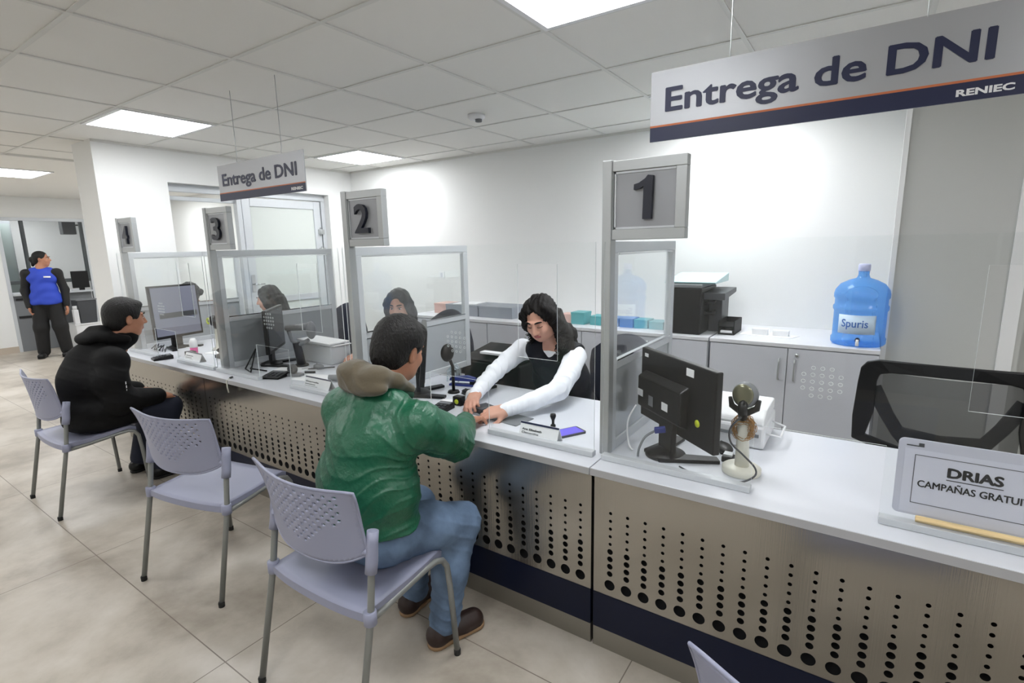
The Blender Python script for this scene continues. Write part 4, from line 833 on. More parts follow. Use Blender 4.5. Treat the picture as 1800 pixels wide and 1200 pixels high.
# ------------------------------------------------------------------ people: smooth bodies from blended solids
def smin(a, b, k):
    if k <= 0: return np.minimum(a, b)
    h = np.clip(.5+.5*(b-a)/k, 0, 1); return b+(a-b)*h-k*h*(1-h)
class Field:
    """prims: dicts with t in rc (round cone), el (ellipsoid), bx (rounded box); op '+' or '-'"""
    def __init__(s): s.p = []
    def rc(s, a, b, ra, rb=None, k=.02, op='+'): s.p.append(('rc', np.array(a, float), np.array(b, float), ra, rb if rb is not None else ra, k, op)); return s
    def chain(s, pts, rs, k=.02):
        for i in range(len(pts)-1): s.rc(pts[i], pts[i+1], rs[i], rs[i+1], k)
        return s
    def el(s, c, r, R=None, k=.02, op='+'): s.p.append(('el', np.array(c, float), np.array(r, float), np.array(R, float) if R is not None else np.eye(3), None, k, op)); return s
    def plane(s, c, n, k=.01):   # keep the side the normal points away from
        s.p.append(('pl', np.array(c, float), np.array(n, float)/np.linalg.norm(n), None, None, k, '&')); return s
    def mesh(s, vox, warp=None, fine=None):
        lo = np.array([1e9]*3); hi = -lo
        for q in s.p:
            if q[6] != '+': continue
            if q[0] == 'rc': r = max(q[3], q[4]); a = np.minimum(q[1], q[2])-r; b = np.maximum(q[1], q[2])+r
            else: r = q[2].max(); a = q[1]-r; b = q[1]+r
            lo = np.minimum(lo, a); hi = np.maximum(hi, b)
        lo -= vox*5; hi += vox*5; n = np.ceil((hi-lo)/vox).astype(int)+1
        ax = [lo[i]+vox*np.arange(n[i]) for i in range(3)]
        D = np.full(n, .1, np.float32)
        for q in s.p:
            t, k, op = q[0], q[5], q[6]
            if t == 'pl':
                d = (ax[0][:, None, None]-q[1][0])*q[2][0]+(ax[1][None, :, None]-q[1][1])*q[2][1]+(ax[2][None, None, :]-q[1][2])*q[2][2]
                D = -smin(-D, -d.astype(np.float32), k); continue
            if t == 'rc': r = max(q[3], q[4]); a = np.minimum(q[1], q[2])-r; b = np.maximum(q[1], q[2])+r
            else: r = q[2].max(); a = q[1]-r; b = q[1]+r
            m = k+vox*4; i0 = np.clip(np.floor((a-m-lo)/vox).astype(int), 0, n-1); i1 = np.clip(np.ceil((b+m-lo)/vox).astype(int)+1, 1, n)
            sl = tuple(slice(i0[i], i1[i]) for i in range(3))
            X, Y, Z = np.meshgrid(*[ax[i][sl[i]].astype(np.float32) for i in range(3)], indexing='ij')
            if t == 'rc':
                ba = (q[2]-q[1]); l2 = float(ba @ ba)+1e-9; px_, py_, pz_ = X-q[1][0], Y-q[1][1], Z-q[1][2]
                h = np.clip((px_*ba[0]+py_*ba[1]+pz_*ba[2])/l2, 0, 1)
                d = np.sqrt((px_-h*ba[0])**2+(py_-h*ba[1])**2+(pz_-h*ba[2])**2)-(q[3]+(q[4]-q[3])*h)
            else:
                Rm = q[3]; px_, py_, pz_ = X-q[1][0], Y-q[1][1], Z-q[1][2]
                u = [(px_*Rm[0, i]+py_*Rm[1, i]+pz_*Rm[2, i]) for i in range(3)]; rr = q[2]
                k0 = np.sqrt(sum((u[i]/rr[i])**2 for i in range(3))); k1 = np.sqrt(sum((u[i]/rr[i]**2)**2 for i in range(3)))+1e-9
                d = k0*(k0-1)/k1
            if op == '+': D[sl] = smin(D[sl], d, k)
            else: D[sl] = -smin(-D[sl], d, k)
        if warp is not None:
            X, Y, Z = np.meshgrid(*[a.astype(np.float32) for a in ax], indexing='ij'); msk = np.abs(D) < .03
            D[msk] += warp(X[msk], Y[msk], Z[msk]).astype(np.float32)
        return surface_nets(D, lo, vox)
def surface_nets(D, lo, vox):
    S_ = D < 0; nx, ny, nz = D.shape
    cnt = np.zeros((nx-1, ny-1, nz-1), np.int8)
    for dx in (0, 1):
        for dy in (0, 1):
            for dz in (0, 1): cnt += S_[dx:nx-1+dx, dy:ny-1+dy, dz:nz-1+dz]
    act = (cnt > 0) & (cnt < 8); idx = np.argwhere(act); ids = np.full(act.shape, -1, np.int64); ids[act] = np.arange(len(idx))
    acc = np.zeros((len(idx), 3)); w_ = np.zeros(len(idx))
    co = [(a, b, c) for a in (0, 1) for b in (0, 1) for c in (0, 1)]
    for a in co:
        for axi in range(3):
            if a[axi]: continue
            b = list(a); b[axi] = 1
            da = D[idx[:, 0]+a[0], idx[:, 1]+a[1], idx[:, 2]+a[2]].astype(float); db = D[idx[:, 0]+b[0], idx[:, 1]+b[1], idx[:, 2]+b[2]].astype(float)
            m = (da < 0) != (db < 0); t = np.where(m, da/(da-db+1e-12*(da == db)), 0); p = np.tile(np.array(a, float), (len(idx), 1)); p[:, axi] += t
            acc[m] += p[m]; w_[m] += 1
    V = lo+(idx+acc/w_[:, None])*vox; F = []
    for axi in range(3):
        s0 = [slice(None)]*3; s1 = [slice(None)]*3; s0[axi] = slice(0, -1); s1[axi] = slice(1, None)
        A, Bb = S_[tuple(s0)], S_[tuple(s1)]; e = np.argwhere(A != Bb); o = [i for i in range(3) if i != axi]
        ok = (e[:, o[0]] > 0) & (e[:, o[1]] > 0) & (e[:, o[0]] < D.shape[o[0]]-1) & (e[:, o[1]] < D.shape[o[1]]-1); e = e[ok]
        def g(d0, d1):
            q = e.copy(); q[:, o[0]] -= d0; q[:, o[1]] -= d1; return ids[q[:, 0], q[:, 1], q[:, 2]]
        q = np.stack([g(1, 1), g(0, 1), g(0, 0), g(1, 0)], 1); fl = A[e[:, 0], e[:, 1], e[:, 2]]
        if axi == 1: fl = ~fl
        q[~fl] = q[~fl][:, ::-1]; F.append(q)
    return V, np.concatenate(F)
def blob(name, F, vox, m_, parent, warp=None, slots=None, smooth=1):
    V, Q = F.mesh(vox, warp)
    for _ in range(smooth):
        e = np.concatenate([Q[:, [0, 1]], Q[:, [1, 2]], Q[:, [2, 3]], Q[:, [3, 0]]]); s_ = np.zeros_like(V); c_ = np.zeros(len(V))
        for i in (0, 1):
            for ax_ in range(3): s_[:, ax_] += np.bincount(e[:, i], V[e[:, 1-i], ax_], len(V))
            c_ += np.bincount(e[:, i], minlength=len(V))
        V = V*.5+.5*s_/np.maximum(c_, 1)[:, None]
    off = np.array(origin_of(parent)) if parent is not None else np.zeros(3)
    me = bpy.data.meshes.new(name); me.vertices.add(len(V)); me.vertices.foreach_set('co', (V-off).astype(np.float32).ravel())
    me.loops.add(4*len(Q)); me.loops.foreach_set('vertex_index', Q.astype(np.int32).ravel()); me.polygons.add(len(Q))
    me.polygons.foreach_set('loop_start', np.arange(0, 4*len(Q), 4, dtype=np.int32)); me.update(calc_edges=True); me.validate()
    me.polygons.foreach_set('use_smooth', [True]*len(me.polygons))
    ms = m_ if isinstance(m_, (list, tuple)) else [m_]
    for q in ms: me.materials.append(q)
    if slots is not None:
        cen = V[Q].mean(1); me.polygons.foreach_set('material_index', slots(cen).astype(np.int32))
    o = bpy.data.objects.new(name, me); COL.objects.link(o)
    if parent is not None: o.parent = parent
    return o
def frame(yaw, pitch=0, roll=0):
    """head frame: columns right, forward, up. yaw 0 looks to +y, positive turns left; pitch positive looks down"""
    return np.array(Matrix.Rotation(yaw, 3, 'Z') @ Matrix.Rotation(-pitch, 3, 'X') @ Matrix.Rotation(roll, 3, 'Y'))
def head(F, c, R, s=1.0, ears=True, fem=False):
    c = np.array(c, float); P_ = lambda x, y, z: c+R @ (np.array([x, y, z])*s)
    e = lambda p, r, k=.015, op='+': F.el(P_(*p), np.array(r)*s, R, k*s, op)
    e((0, -.018, .035), (.074, .093, .085)); e((0, .022, -.02), (.060 if fem else .063, .070, .085), .02)
    e((0, .048, -.085), (.030 if fem else .036, .03, .026), .03)
    for q in (-1, 1):
        e((q*.036, .015, -.066), (.024, .045, .032), .03); e((q*.036, .060, -.022), (.024, .022, .024), .02)
        e((q*.030, .098, .012), (.0175, .016, .012), .014, '-')
        e((q*.030, .0725, .011), (.014, .013, .012), .003)
        F.rc(P_(q*.012, .088, .034), P_(q*.046, .074, .033), .0052*s, .0045*s, .014*s)
        if ears:
            e((q*.075, -.008, -.006), (.009, .019, .031), .006); e((q*.083, -.003, -.004), (.006, .010, .018), .006, '-')
    F.rc(P_(0, .084, .026), P_(0, .108, -.018), .008*s, .0115*s, .012*s)
    for q in (-1, 1): e((q*.011, .096, -.023), (.0085, .009, .0075), .006)
    F.rc(P_(-.015, .087, -.047), P_(.015, .087, -.047), .006*s, None, .008*s); F.rc(P_(0, .0925, -.046), P_(0, .0925, -.046), .006*s, None, .008*s)
    F.rc(P_(-.012, .086, -.058), P_(.012, .086, -.058), .0068*s, None, .008*s); F.rc(P_(-.022, .096, -.0525), P_(.022, .096, -.0525), .002*s, None, .003*s, '-')
    return P_
def lip_slots(c, R, s=1.0):
    def f(cen):
        q = (cen-np.array(c)) @ R/s
        return ((np.abs(q[:, 0]) < .021) & (q[:, 1] > .084) & (np.abs(q[:, 2]+.0525) < .0115*(1-(q[:, 0]/.026)**2))).astype(int)
    return f
def face_parts(par, P_, R, s, hairm, look_down=False, lids=False, brow=.0042):
    for q in (-1, 1):
        if not lids:
            MB().ell(P_(q*.030, .0745, .010), np.array((.0125, .012, .0085))*s, R=Matrix(R.tolist())).build('eye', M['eye'], par)
            MB().ell(P_(q*.030, .0845, .0095), np.array((.0058, .0035, .0058))*s, R=Matrix(R.tolist())).build('iris', M['iris'], par)
        n = 8; pts = [P_(q*(.017+.027*i/n), .0885-.0125*(i/n)**1.5+(.0015 if lids else 0), .010+(-.001 if lids else .0075)-(.0045 if lids else -.002)*math.sin(math.pi*i/n)) for i in range(n+1)]
        MB().tube(pts, .0017*s, 6).build('eyelashes', hairm, par)
        pts = [P_(q*(.012+.036*i/n), .0965-.019*(i/n)**1.6, .034+.006*math.sin(math.pi*(.15+.75*i/n))) for i in range(n+1)]
        MB().tube(pts, [brow*s*(.8+.5*math.sin(math.pi*i/n)) for i in range(n+1)], 7, flat=.5).build('eyebrow', hairm, par)
def hand(F, wrist, d, nrm, side, curl=(.35, .4, .45, .5), spread=.06, s=1.0, thumb=(.5, .35), k=.0045):
    """d: pointing direction of the palm, nrm: back of the hand; side +1 puts the thumb to d x nrm"""
    w_ = Vector(wrist); d = Vector(d).normalized(); nrm = Vector(nrm); nrm = (nrm-d*nrm.dot(d)).normalized(); lat = d.cross(nrm)*side
    L = .094*s; tips = []
    F.rc(w_-d*.03, w_+d*.012, .026*s, .025*s, .02)
    for i, off in enumerate((.030, .010, -.010, -.028)):
        base = w_+d*.012*s+lat*off*.75*s; kn = w_+d*(L-(.0, -.003, .003, .013)[i])*s+lat*off*s+nrm*.002
        F.rc(base, kn, .0145*s, .0115*s, .016)
        fl = (.040, .045, .041, .032)[i]*s; a = curl[i]; dd = (d+lat*off*spread*12).normalized(); p = kn; r = .0093*s
        for j, (ln, ca) in enumerate(((fl, .6), (fl*.62, 1.2), (fl*.5, .8))):
            ang = a*(ca if j == 0 else .6+1.2*j); ang = min(ang, 2.6)
            q = p+(dd*math.cos(ang)-nrm*math.sin(ang))*ln; F.rc(p, q, r, r*.93, k); p = q; r *= .92
        tips.append(p)
    tb = w_+d*.022*s+lat*.026*s-nrm*.006; t1 = tb+(d*.75+lat*thumb[0]*1.3-nrm*thumb[1]).normalized()*.042*s; t2 = t1+(d*1.0+lat*thumb[0]*.3-nrm*thumb[1]).normalized()*.030*s; t3 = t2+(d*1.0-lat*.1-nrm*thumb[1]).normalized()*.024*s
    F.rc(w_+d*.01+lat*.014*s, tb, .017*s, .015*s, .015); F.rc(tb, t1, .0148*s, .0118*s, .01); F.rc(t1, t2, .0112*s, .0102*s, k); F.rc(t2, t3, .0102*s, .0088*s, k)
    return tips
def V3(*a): return np.array(a, float)
def short_hair(par, c, R, s, m_, vox=.004, fringe=.0, name='hair', ext=1.0, seed=0):
    F = Field(); P_ = lambda x, y, z: np.array(c)+R @ (np.array([x, y, z])*s)
    F.el(P_(0, -.019, .040), np.array((.084, .101, .093))*s*ext, R, .01); F.el(P_(0, -.055, -.02), np.array((.068, .058, .068))*s*ext, R, .03); F.el(P_(0, .045, .088), np.array((.058, .045, .030))*s, R, .02)
    n = R @ np.array([0, .80, -.60]); F.plane(P_(0, .052-fringe, .045), R @ np.array([0, .93, -.36]), .012)
    for q in (-1, 1): F.el(P_(q*.085, .03, -.035), np.array((.03, .042, .05))*s, R, .008, '-'); F.el(P_(q*.085, -.008, -.01), np.array((.02, .024, .038))*s, R, .006, '-')
    F.el(P_(0, .03, -.055), np.array((.075, .09, .045))*s, R, .01, '-')
    Ri = R
    def wp(X, Y, Z):
        q = (np.stack([X, Y, Z], -1)-np.array(c)) @ Ri
        u = np.arctan2(q[:, 0], q[:, 2]+.02); return .0007*np.sin(u*61+q[:, 1]*70+seed+2*np.sin(q[:, 1]*50))+.0006*np.sin(q[:, 0]*190+q[:, 1]*150+4*np.sin(q[:, 2]*60))
    return blob(name, F, vox, m_, par, wp, smooth=1)
def shoe(par, heel, toe, m_=None, sole=None, nm='shoe', w=.042):
    h = np.array(heel, float); t = np.array(toe, float); d = t-h; L = np.linalg.norm(d); d /= L
    F = Field(); up = V3(0, 0, 1); lat = np.cross(d, up)
    F.rc(h+d*.035+up*.048, h+d*.07+up*.085, .040, .036, .03); F.rc(h+d*.04+up*.04, h+d*(L-.05)+up*.038, .038, w-.004, .03); F.rc(h+d*(L*.62)+up*.034, h+d*(L-.045)+up*.034+lat*.006, w, w-.006, .02)
    F.plane(h+up*.012, -up, .004); o = blob(nm, F, .006, M[m_ or 'bootb'], par)
    F = Field(); F.rc(h+d*.035+up*.012, h+d*.1+up*.012, .040, .038, .01); F.rc(h+d*.1+up*.012, h+d*(L-.045)+up*.012, .038, w+.003, .01); F.plane(h+up*.0015, -up, .001); F.plane(h+up*.018, up, .001)
    blob('sole', F, .005, M[sole or 'sole'], o); return o
def folds(parts):
    def f(X, Y, Z):
        d = np.zeros_like(X)
        for (c, rad, amp, fn) in parts:
            r = np.sqrt((X-c[0])**2+(Y-c[1])**2+(Z-c[2])**2); d += amp*np.exp(-(r/rad)**2)*fn(X-c[0], Y-c[1], Z-c[2], r)
        return d
    return f
def ridge(x): return .3-1.7*(1-np.abs(np.sin(x)))**2.5

# ---- the man in the green jacket
g = thing('person', 'man in shiny green jacket with olive hood, in blue jeans, seated at the counter', 'person', (-1.43, 1.05, 0))
hc = V3(-1.415, 1.325, 1.178); hR = frame(.10, .30, .12); s = 1.0
F = Field(); P_ = head(F, hc, hR, s)
nk = V3(-1.435, 1.20, 1.03); F.rc(P_(0, -.03, -.05), nk, .056, .060, .03); F.rc(P_(0, .0, -.06), nk+V3(0, .03, -.02), .045, .055, .03)
shR, shL = V3(-1.225, 1.215, .955), V3(-1.565, 1.18, .965); elR, wrR = V3(-1.262, 1.44, .81), V3(-1.395, 1.66, .797); elL, wrL = V3(-1.70, 1.40, .79), V3(-1.57, 1.64, .785)
pel = V3(-1.42, 1.14, .53)
F.chain([nk, V3(-1.41, 1.17, .88), V3(-1.41, 1.14, .70), pel], [.07, .11, .10, .09], .04); F.rc(shL, shR, .055, .055, .05)
F.chain([shR, elR, wrR], [.048, .038, .028], .02); F.chain([shL, elL, wrL], [.048, .038, .028], .02)
knR, anR, knL, anL = V3(-1.265, 1.46, .465), V3(-1.275, 1.345, .10), V3(-1.52, 1.47, .465), V3(-1.515, 1.42, .10)
for a, b, q in ((V3(-1.34, 1.12, .51), knR, anR), (V3(-1.52, 1.12, .51), knL, anL)): F.chain([a, b, q], [.065, .048, .036], .02)
hand(F, wrR, (-.12, 1, -.12), (-.25, .15, 1), -1, (.22, .25, .3, .35), thumb=(.7, .2), s=.98)
hand(F, wrL, (.35, 1, -.05), (0, .1, 1), 1, (.5, .55, .6, .6), s=.95)
body = blob('body', F, .0042, [M['skin'], M['lip']], g, slots=lip_slots(hc, hR, s)); face_parts(body, P_, hR, s, M['hair'], brow=.005)
short_hair(g, hc, hR, s, M['hair'], ext=1.04)
F = Field()
F.chain([V3(-1.42, 1.14, .50), V3(-1.415, 1.13, .62), V3(-1.405, 1.14, .74), V3(-1.40, 1.16, .86), V3(-1.40, 1.19, .945)], [.125, .13, .14, .135, .11], .05)
F.el(V3(-1.425, 1.14, .56), (.235, .145, .14), k=.04); F.el(V3(-1.42, 1.135, .72), (.228, .14, .18), k=.04); F.el(V3(-1.405, 1.165, .90), (.205, .125, .11), k=.04)
F.rc(shL+V3(0, -.0, .0), shR, .076, .076, .04); F.rc(V3(-1.49, 1.17, 1.025), V3(-1.33, 1.19, 1.02), .055, None, .05)
F.chain([shR, V3(-1.225, 1.315, .89), elR, V3(-1.33, 1.55, .80), wrR+V3(.012, -.012, 0)], [.080, .078, .070, .060, .048], .025)
F.chain([shL, V3(-1.66, 1.27, .87), elL, wrL+V3(0, -.02, 0)], [.084, .078, .07, .05], .03)
F.rc(wrR+V3(.01, -.012, 0), wrR+V3(-.004, .012, 0), .046, .045, .004); F.rc(wrR+V3(-.002, .006, 0), wrR+V3(-.012, .06, -.004), .040, .038, .002, '-')
wr = folds([
    (V3(-1.20, 1.06, .80), .28, .0034, lambda x, y, z, r: ridge(np.arctan2(z+.02*np.sin(x*30), -x+.06)*9+2.2*np.sin(r*9))),
    (V3(-1.50, 1.02, .85), .16, .003, lambda x, y, z, r: ridge(z*46+x*12+np.sin(x*22))),
    (V3(-1.22, 1.05, .62), .16, .0035, lambda x, y, z, r: ridge((z-.9*x)*42+np.sin(x*18))),
    (V3(-1.25, 1.43, .82), .13, .004, lambda x, y, z, r: ridge((x*.6+y)*52+z*18+1.5*np.sin(z*30))),
    (V3(-1.24, 1.22, .97), .10, .0045, lambda x, y, z, r: ridge(x*60+y*46+np.sin(z*50))),
    (V3(-1.38, 1.64, .80), .06, .004, lambda x, y, z, r: ridge(y*95+x*20)),
    (V3(-1.43, 1.0, .5), .2, .004, lambda x, y, z, r: ridge(x*30+z*22))])
def jacket_cut(cen): return np.where((cen[:, 2] < .485), 1, 0)
F.plane(V3(0, 0, .462), (0, 0.12, -1), .01)
blob('jacket', F, .0042, [M['green'], M['cream']], g, wr, slots=lambda c: ((c[:, 2] > .470+.25*(c[:, 1]-1.0)*0) & (c[:, 2] < .482)).astype(int), smooth=1)
# hood lying behind the neck
F = Field(); hR2 = frame(.05, 0, 0)
F.el(V3(-1.405, 1.165, 1.115), (.105, .065, .042), R=frame(-.15, .1, -.10), k=.025); F.el(V3(-1.465, 1.150, 1.125), (.062, .058, .044), k=.025); F.el(V3(-1.395, 1.13, 1.09), (.11, .045, .034), k=.025)
F.rc(V3(-1.475, 1.18, 1.13), V3(-1.475, 1.27, 1.09), .030, .024, .025); F.chain([V3(-1.345, 1.165, 1.115), V3(-1.325, 1.22, 1.095), V3(-1.33, 1.29, 1.05)], [.032, .025, .016], .02)
F.el(V3(-1.41, 1.265, 1.15), (.064, .075, .08), k=.012, op='-')
blob('hood', F, .0045, M['olive'], g, folds([(V3(-1.42, 1.10, 1.09), .14, .003, lambda x, y, z, r: ridge((x*.5+z)*52+np.sin(x*25)*1.2)), (V3(-1.50, 1.10, 1.12), .07, .003, lambda x, y, z, r: np.sin(x*70)*np.sin(z*60))]))
F = Field(); F.chain([V3(-1.335, 1.28, 1.03), V3(-1.35, 1.20, 1.05), V3(-1.42, 1.16, 1.06), V3(-1.49, 1.20, 1.05), V3(-1.49, 1.28, 1.03)], [.022, .03, .03, .03, .022], .02); blob('hoodie_collar', F, .006, M['greend'], g)
F = Field()
F.el(V3(-1.42, 1.13, .535), (.185, .13, .085), k=.04)
for a, b, q, sgn in ((V3(-1.34, 1.13, .54), knR, anR, 1), (V3(-1.52, 1.13, .54), knL, anL, -1)):
    F.chain([a, a*.45+b*.55+V3(0, 0, .01), b, b*.5+q*.5+V3(0, -.015, 0), q+V3(0, 0, -.025)], [.100, .088, .073, .068, .060], .035)
jw = folds([(knR, .14, .005, lambda x, y, z, r: ridge((z+y*.7)*58+np.sin(x*40))), (V3(-1.30, 1.2, .55), .15, .004, lambda x, y, z, r: ridge(y*55+z*25+np.sin(x*30))),
            (anR+V3(0, 0, .04), .11, .006, lambda x, y, z, r: ridge(z*70+np.sin(x*35+y*20))), (anL+V3(0, 0, .04), .11, .006, lambda x, y, z, r: ridge(z*70+np.sin(x*35)))])
F.plane(V3(0, 0, .058), (0, 0, -1), .006)
blob('jeans', F, .0055, M['denim'], g, jw)
shoe(g, (-1.292, 1.275, 0), (-1.215, 1.515, 0)); shoe(g, (-1.512, 1.345, 0), (-1.525, 1.60, 0))

# ---- the clerk with the white sleeves
g = thing('person', 'woman with curly dark hair, white sleeves and navy vest at the counter', 'person', (-1.42, 2.62, 0))
hc = V3(-1.42, 2.35, 1.165); hR = frame(math.pi+.14, .50, .08); s = .97
F = Field(); P_ = head(F, hc, hR, s, fem=True)
nk = V3(-1.405, 2.49, 1.02); F.rc(P_(0, -.03, -.05), nk, .047, .050, .03)
shI, shO = V3(-1.635, 2.50, .955), V3(-1.28, 2.48, .95)   # left and right in the picture
elI, wrI = V3(-1.665, 2.26, .865), V3(-1.59, 1.985, .812); elO, wrO = V3(-1.205, 2.16, .85), V3(-1.345, 1.905, .795)
pel = V3(-1.42, 2.72, .53)
F.chain([nk, V3(-1.41, 2.58, .85), V3(-1.42, 2.66, .68), pel], [.06, .10, .10, .12], .05); F.rc(shI, shO, .05, .05, .05)
F.chain([shI, elI, wrI], [.042, .034, .025], .02); F.chain([shO, elO, wrO], [.042, .034, .025], .02)
for sg in (-1, 1): F.chain([pel+V3(sg*.09, 0, 0), V3(-1.42+sg*.12, 2.33, .47), V3(-1.42+sg*.12, 2.36, .09), V3(-1.42+sg*.12, 2.22, .03)], [.08, .055, .04, .028], .03)
hand(F, wrI, (.42, -.82, -.10), (-.1, -.35, 1), 1, (.75, .85, .9, .95), s=.93, thumb=(.5, .5))
hand(F, wrO, (-.62, -.72, -.06), (.35, -.3, 1), -1, (.45, .6, .7, .8), s=.93, thumb=(.5, .4))
body = blob('body', F, .004, [M['skin2'], M['lip']], g, slots=lip_slots(hc, hR, s)); face_parts(body, P_, hR, s, M['hairb'], lids=True, brow=.0038)
F = Field()
F.chain([shI, V3(-1.655, 2.38, .91), elI, V3(-1.635, 2.12, .835), wrI], [.060, .053, .045, .041, .034], .015)
F.chain([shO, V3(-1.23, 2.32, .905), elO, V3(-1.28, 2.02, .815), wrO], [.062, .055, .047, .041, .034], .015)
F.rc(shI, shO, .056, .056, .02); F.rc(nk+V3(0, .0, -.03), nk+V3(0, -.03, -.09), .055, .04, .04)
F.rc(nk+V3(0, -.045, .0), nk+V3(0, -.05, .08), .032, .05, .01, '-')
blob('shirt', F, .0045, M['shirt'], g, folds([(elI, .14, .0045, lambda x, y, z, r: ridge((y-z*.4)*60+np.sin(x*40))), (elO, .14, .0055, lambda x, y, z, r: ridge((x*.7-y)*50+z*20+np.sin(z*40))),
    (shO+V3(0, -.05, 0), .10, .004, lambda x, y, z, r: ridge((x+z)*60)), (wrO, .08, .003, lambda x, y, z, r: ridge((x+y)*80)), (wrI, .08, .004, lambda x, y, z, r: ridge(y*80+x*20))]))
F = Field()
F.chain([V3(-1.42, 2.70, .50), V3(-1.415, 2.62, .72), V3(-1.41, 2.55, .88)], [.15, .135, .12], .06); F.el(V3(-1.415, 2.56, .80), (.175, .135, .14), k=.05); F.el(V3(-1.41, 2.51, .91), (.160, .115, .085), k=.04); F.el(V3(-1.42, 2.68, .60), (.185, .15, .12), k=.05)
for q, sh in ((-1, shI), (1, shO)): F.rc(V3(-1.41+q*.055, 2.50, .985), V3(-1.41+q*.125, 2.49, .965), .056, .064, .03)
F.rc(nk+V3(-.005, -.10, -.075), nk+V3(-.0, -.055, .02), .018, .055, .02, '-')
for q, sh, o in ((-1, shI, V3(-.05, -.06, -.03)), (1, shO, V3(.05, -.06, -.03))): F.rc(sh+V3(q*.03, 0, 0), sh+o, .06, .07, .012, '-')
vs_ = blob('vest', F, .005, M['vest'], g, folds([(V3(-1.42, 2.48, .8), .2, .003, lambda x, y, z, r: ridge(z*35+x*15))]))
MB().tube([V3(-1.415, 2.420, .885), V3(-1.425, 2.447, .80), V3(-1.43, 2.487, .70)], .004, 6).build('zip', M['navy'], vs_)
MB().tube([V3(-1.345, 2.425, .875), V3(-1.31, 2.435, .885)], .003, 5).tube([V3(-1.335, 2.428, .888), V3(-1.325, 2.428, .898), V3(-1.315, 2.43, .89)], .002, 5).build('chest_emblem', M['alu'], vs_)
F = Field()     # trousers
for sg in (-1, 1): F.chain([pel+V3(sg*.09, 0, 0), V3(-1.42+sg*.12, 2.33, .475), V3(-1.42+sg*.12, 2.36, .10)], [.10, .072, .06], .03)
blob('trousers', F, .009, M['vest'], g)
for sg in (-1, 1): shoe(g, (-1.42+sg*.12, 2.42, 0), (-1.42+sg*.12, 2.18, 0), 'black', 'black')
# hair: volume plus curls
F = Field(); e = lambda p, r, k=.03, op='+': F.el(P_(*p), np.array(r)*s, hR, k, op)
e((0, -.022, .045), (.087, .100, .090)); e((0, -.065, -.03), (.085, .062, .09))
for q in (-1, 1): F.chain([P_(q*.050, .025, .085), P_(q*.080, .012, .03), P_(q*.088, -.01, -.04), P_(q*.082, -.03, -.10)], np.array([.022, .030, .034, .030])*s, .025)
for a, b, c_, d_, r in (((-.06, -.07, -.04), V3(-1.325, 2.45, 1.06), V3(-1.305, 2.44, .99), V3(-1.33, 2.42, .94), .038), ((.06, -.07, -.04), V3(-1.50, 2.52, 1.06), V3(-1.535, 2.52, .98), V3(-1.53, 2.50, .92), .036), ((0, -.09, -.03), V3(-1.39, 2.56, 1.05), V3(-1.39, 2.60, .95), V3(-1.40, 2.62, .88), .062)):
    F.chain([P_(*a), b, c_, d_], [.045, r, r*.9, r*.5], .04)
e((0, .080, -.01), (.060, .062, .098), .012, '-')
def hw(X, Y, Z):
    q = (np.stack([X, Y, Z], -1)-hc) @ hR; u = np.arctan2(q[:, 0], q[:, 2]+.05)
    return .0035*np.sin(q[:, 0]*120+3*np.sin(q[:, 2]*38)+q[:, 1]*30)+.002*np.sin(u*44+q[:, 1]*60)+np.where((np.abs(q[:, 0]-.006*np.sin(q[:, 1]*30)) < .0035) & (q[:, 2] > .09) & (q[:, 1] > -.04), .006, 0)
hv = blob('hair', F, .004, M['hairb'], g, hw, smooth=1)
mb = MB(); rn = random.Random(3)
def curl_strand(a, b, amp, turns, r0):
    a, b = np.array(a), np.array(b); n = int(8*turns)+6; ax_ = (b-a)/np.linalg.norm(b-a); u = np.cross(ax_, V3(0, 1, .3)); u /= np.linalg.norm(u); v = np.cross(ax_, u); ph = rn.random()*6
    mb.tube([a+(b-a)*t+amp*(.3+.7*t)*(u*math.cos(turns*2*math.pi*t+ph)+v*math.sin(turns*2*math.pi*t+ph)) for t in [i/n for i in range(n+1)]], [r0*(1-.7*(i/n)**2) for i in range(n+1)], 5)
for k in range(96):
    q = rn.random()
    if k < 60: a = P_(-(.070+.03*rn.random()), -.02-.07*rn.random(), -.02-.08*rn.random()); b = V3(-1.335+.085*rn.random()-.02, 2.41+.06*(rn.random()-.5), .91+.10*rn.random())
    else: a = P_(.078+.02*rn.random(), -.02-.05*rn.random(), .02-.08*rn.random()); b = V3(-1.54+.05*(rn.random()-.5), 2.47+.05*(rn.random()-.5), .97+.10*rn.random())
    curl_strand(a, b, .010+.010*rn.random(), 2.5+2.5*rn.random(), .0036)
mb.build('curls', M['hairb'], hv)

# ---- the man in the black coat
g = thing('person', 'man in a black hooded coat seated at the far booth, seen in profile', 'person', (-4.10, 1.08, 0))
hc = V3(-4.085, 1.385, 1.125); hR = frame(.02, .12, .0); s = 1.08
F = Field(); P_ = head(F, hc, hR, s)
nk = V3(-4.09, 1.28, .965); F.rc(P_(0, -.03, -.05), nk, .055, .06, .03); F.rc(P_(0, .0, -.06), nk+V3(0, .04, -.02), .045, .055, .03)
shR, shL = V3(-3.92, 1.22, .88), V3(-4.26, 1.22, .88); elR, wrR = V3(-3.84, 1.20, .64), V3(-3.92, 1.44, .60); elL, wrL = V3(-4.34, 1.22, .64), V3(-4.26, 1.44, .60)
knR, anR, knL, anL = V3(-3.96, 1.52, .50), V3(-4.0, 1.44, .10), V3(-4.25, 1.52, .50), V3(-4.25, 1.40, .10)
F.chain([nk, V3(-4.1, 1.20, .82), V3(-4.1, 1.15, .66), V3(-4.10, 1.12, .54)], [.07, .11, .11, .11], .05); F.rc(shL, shR, .055, None, .05)
F.chain([shR, elR, wrR], [.046, .038, .028], .02); F.chain([shL, elL, wrL], [.046, .038, .028], .02)
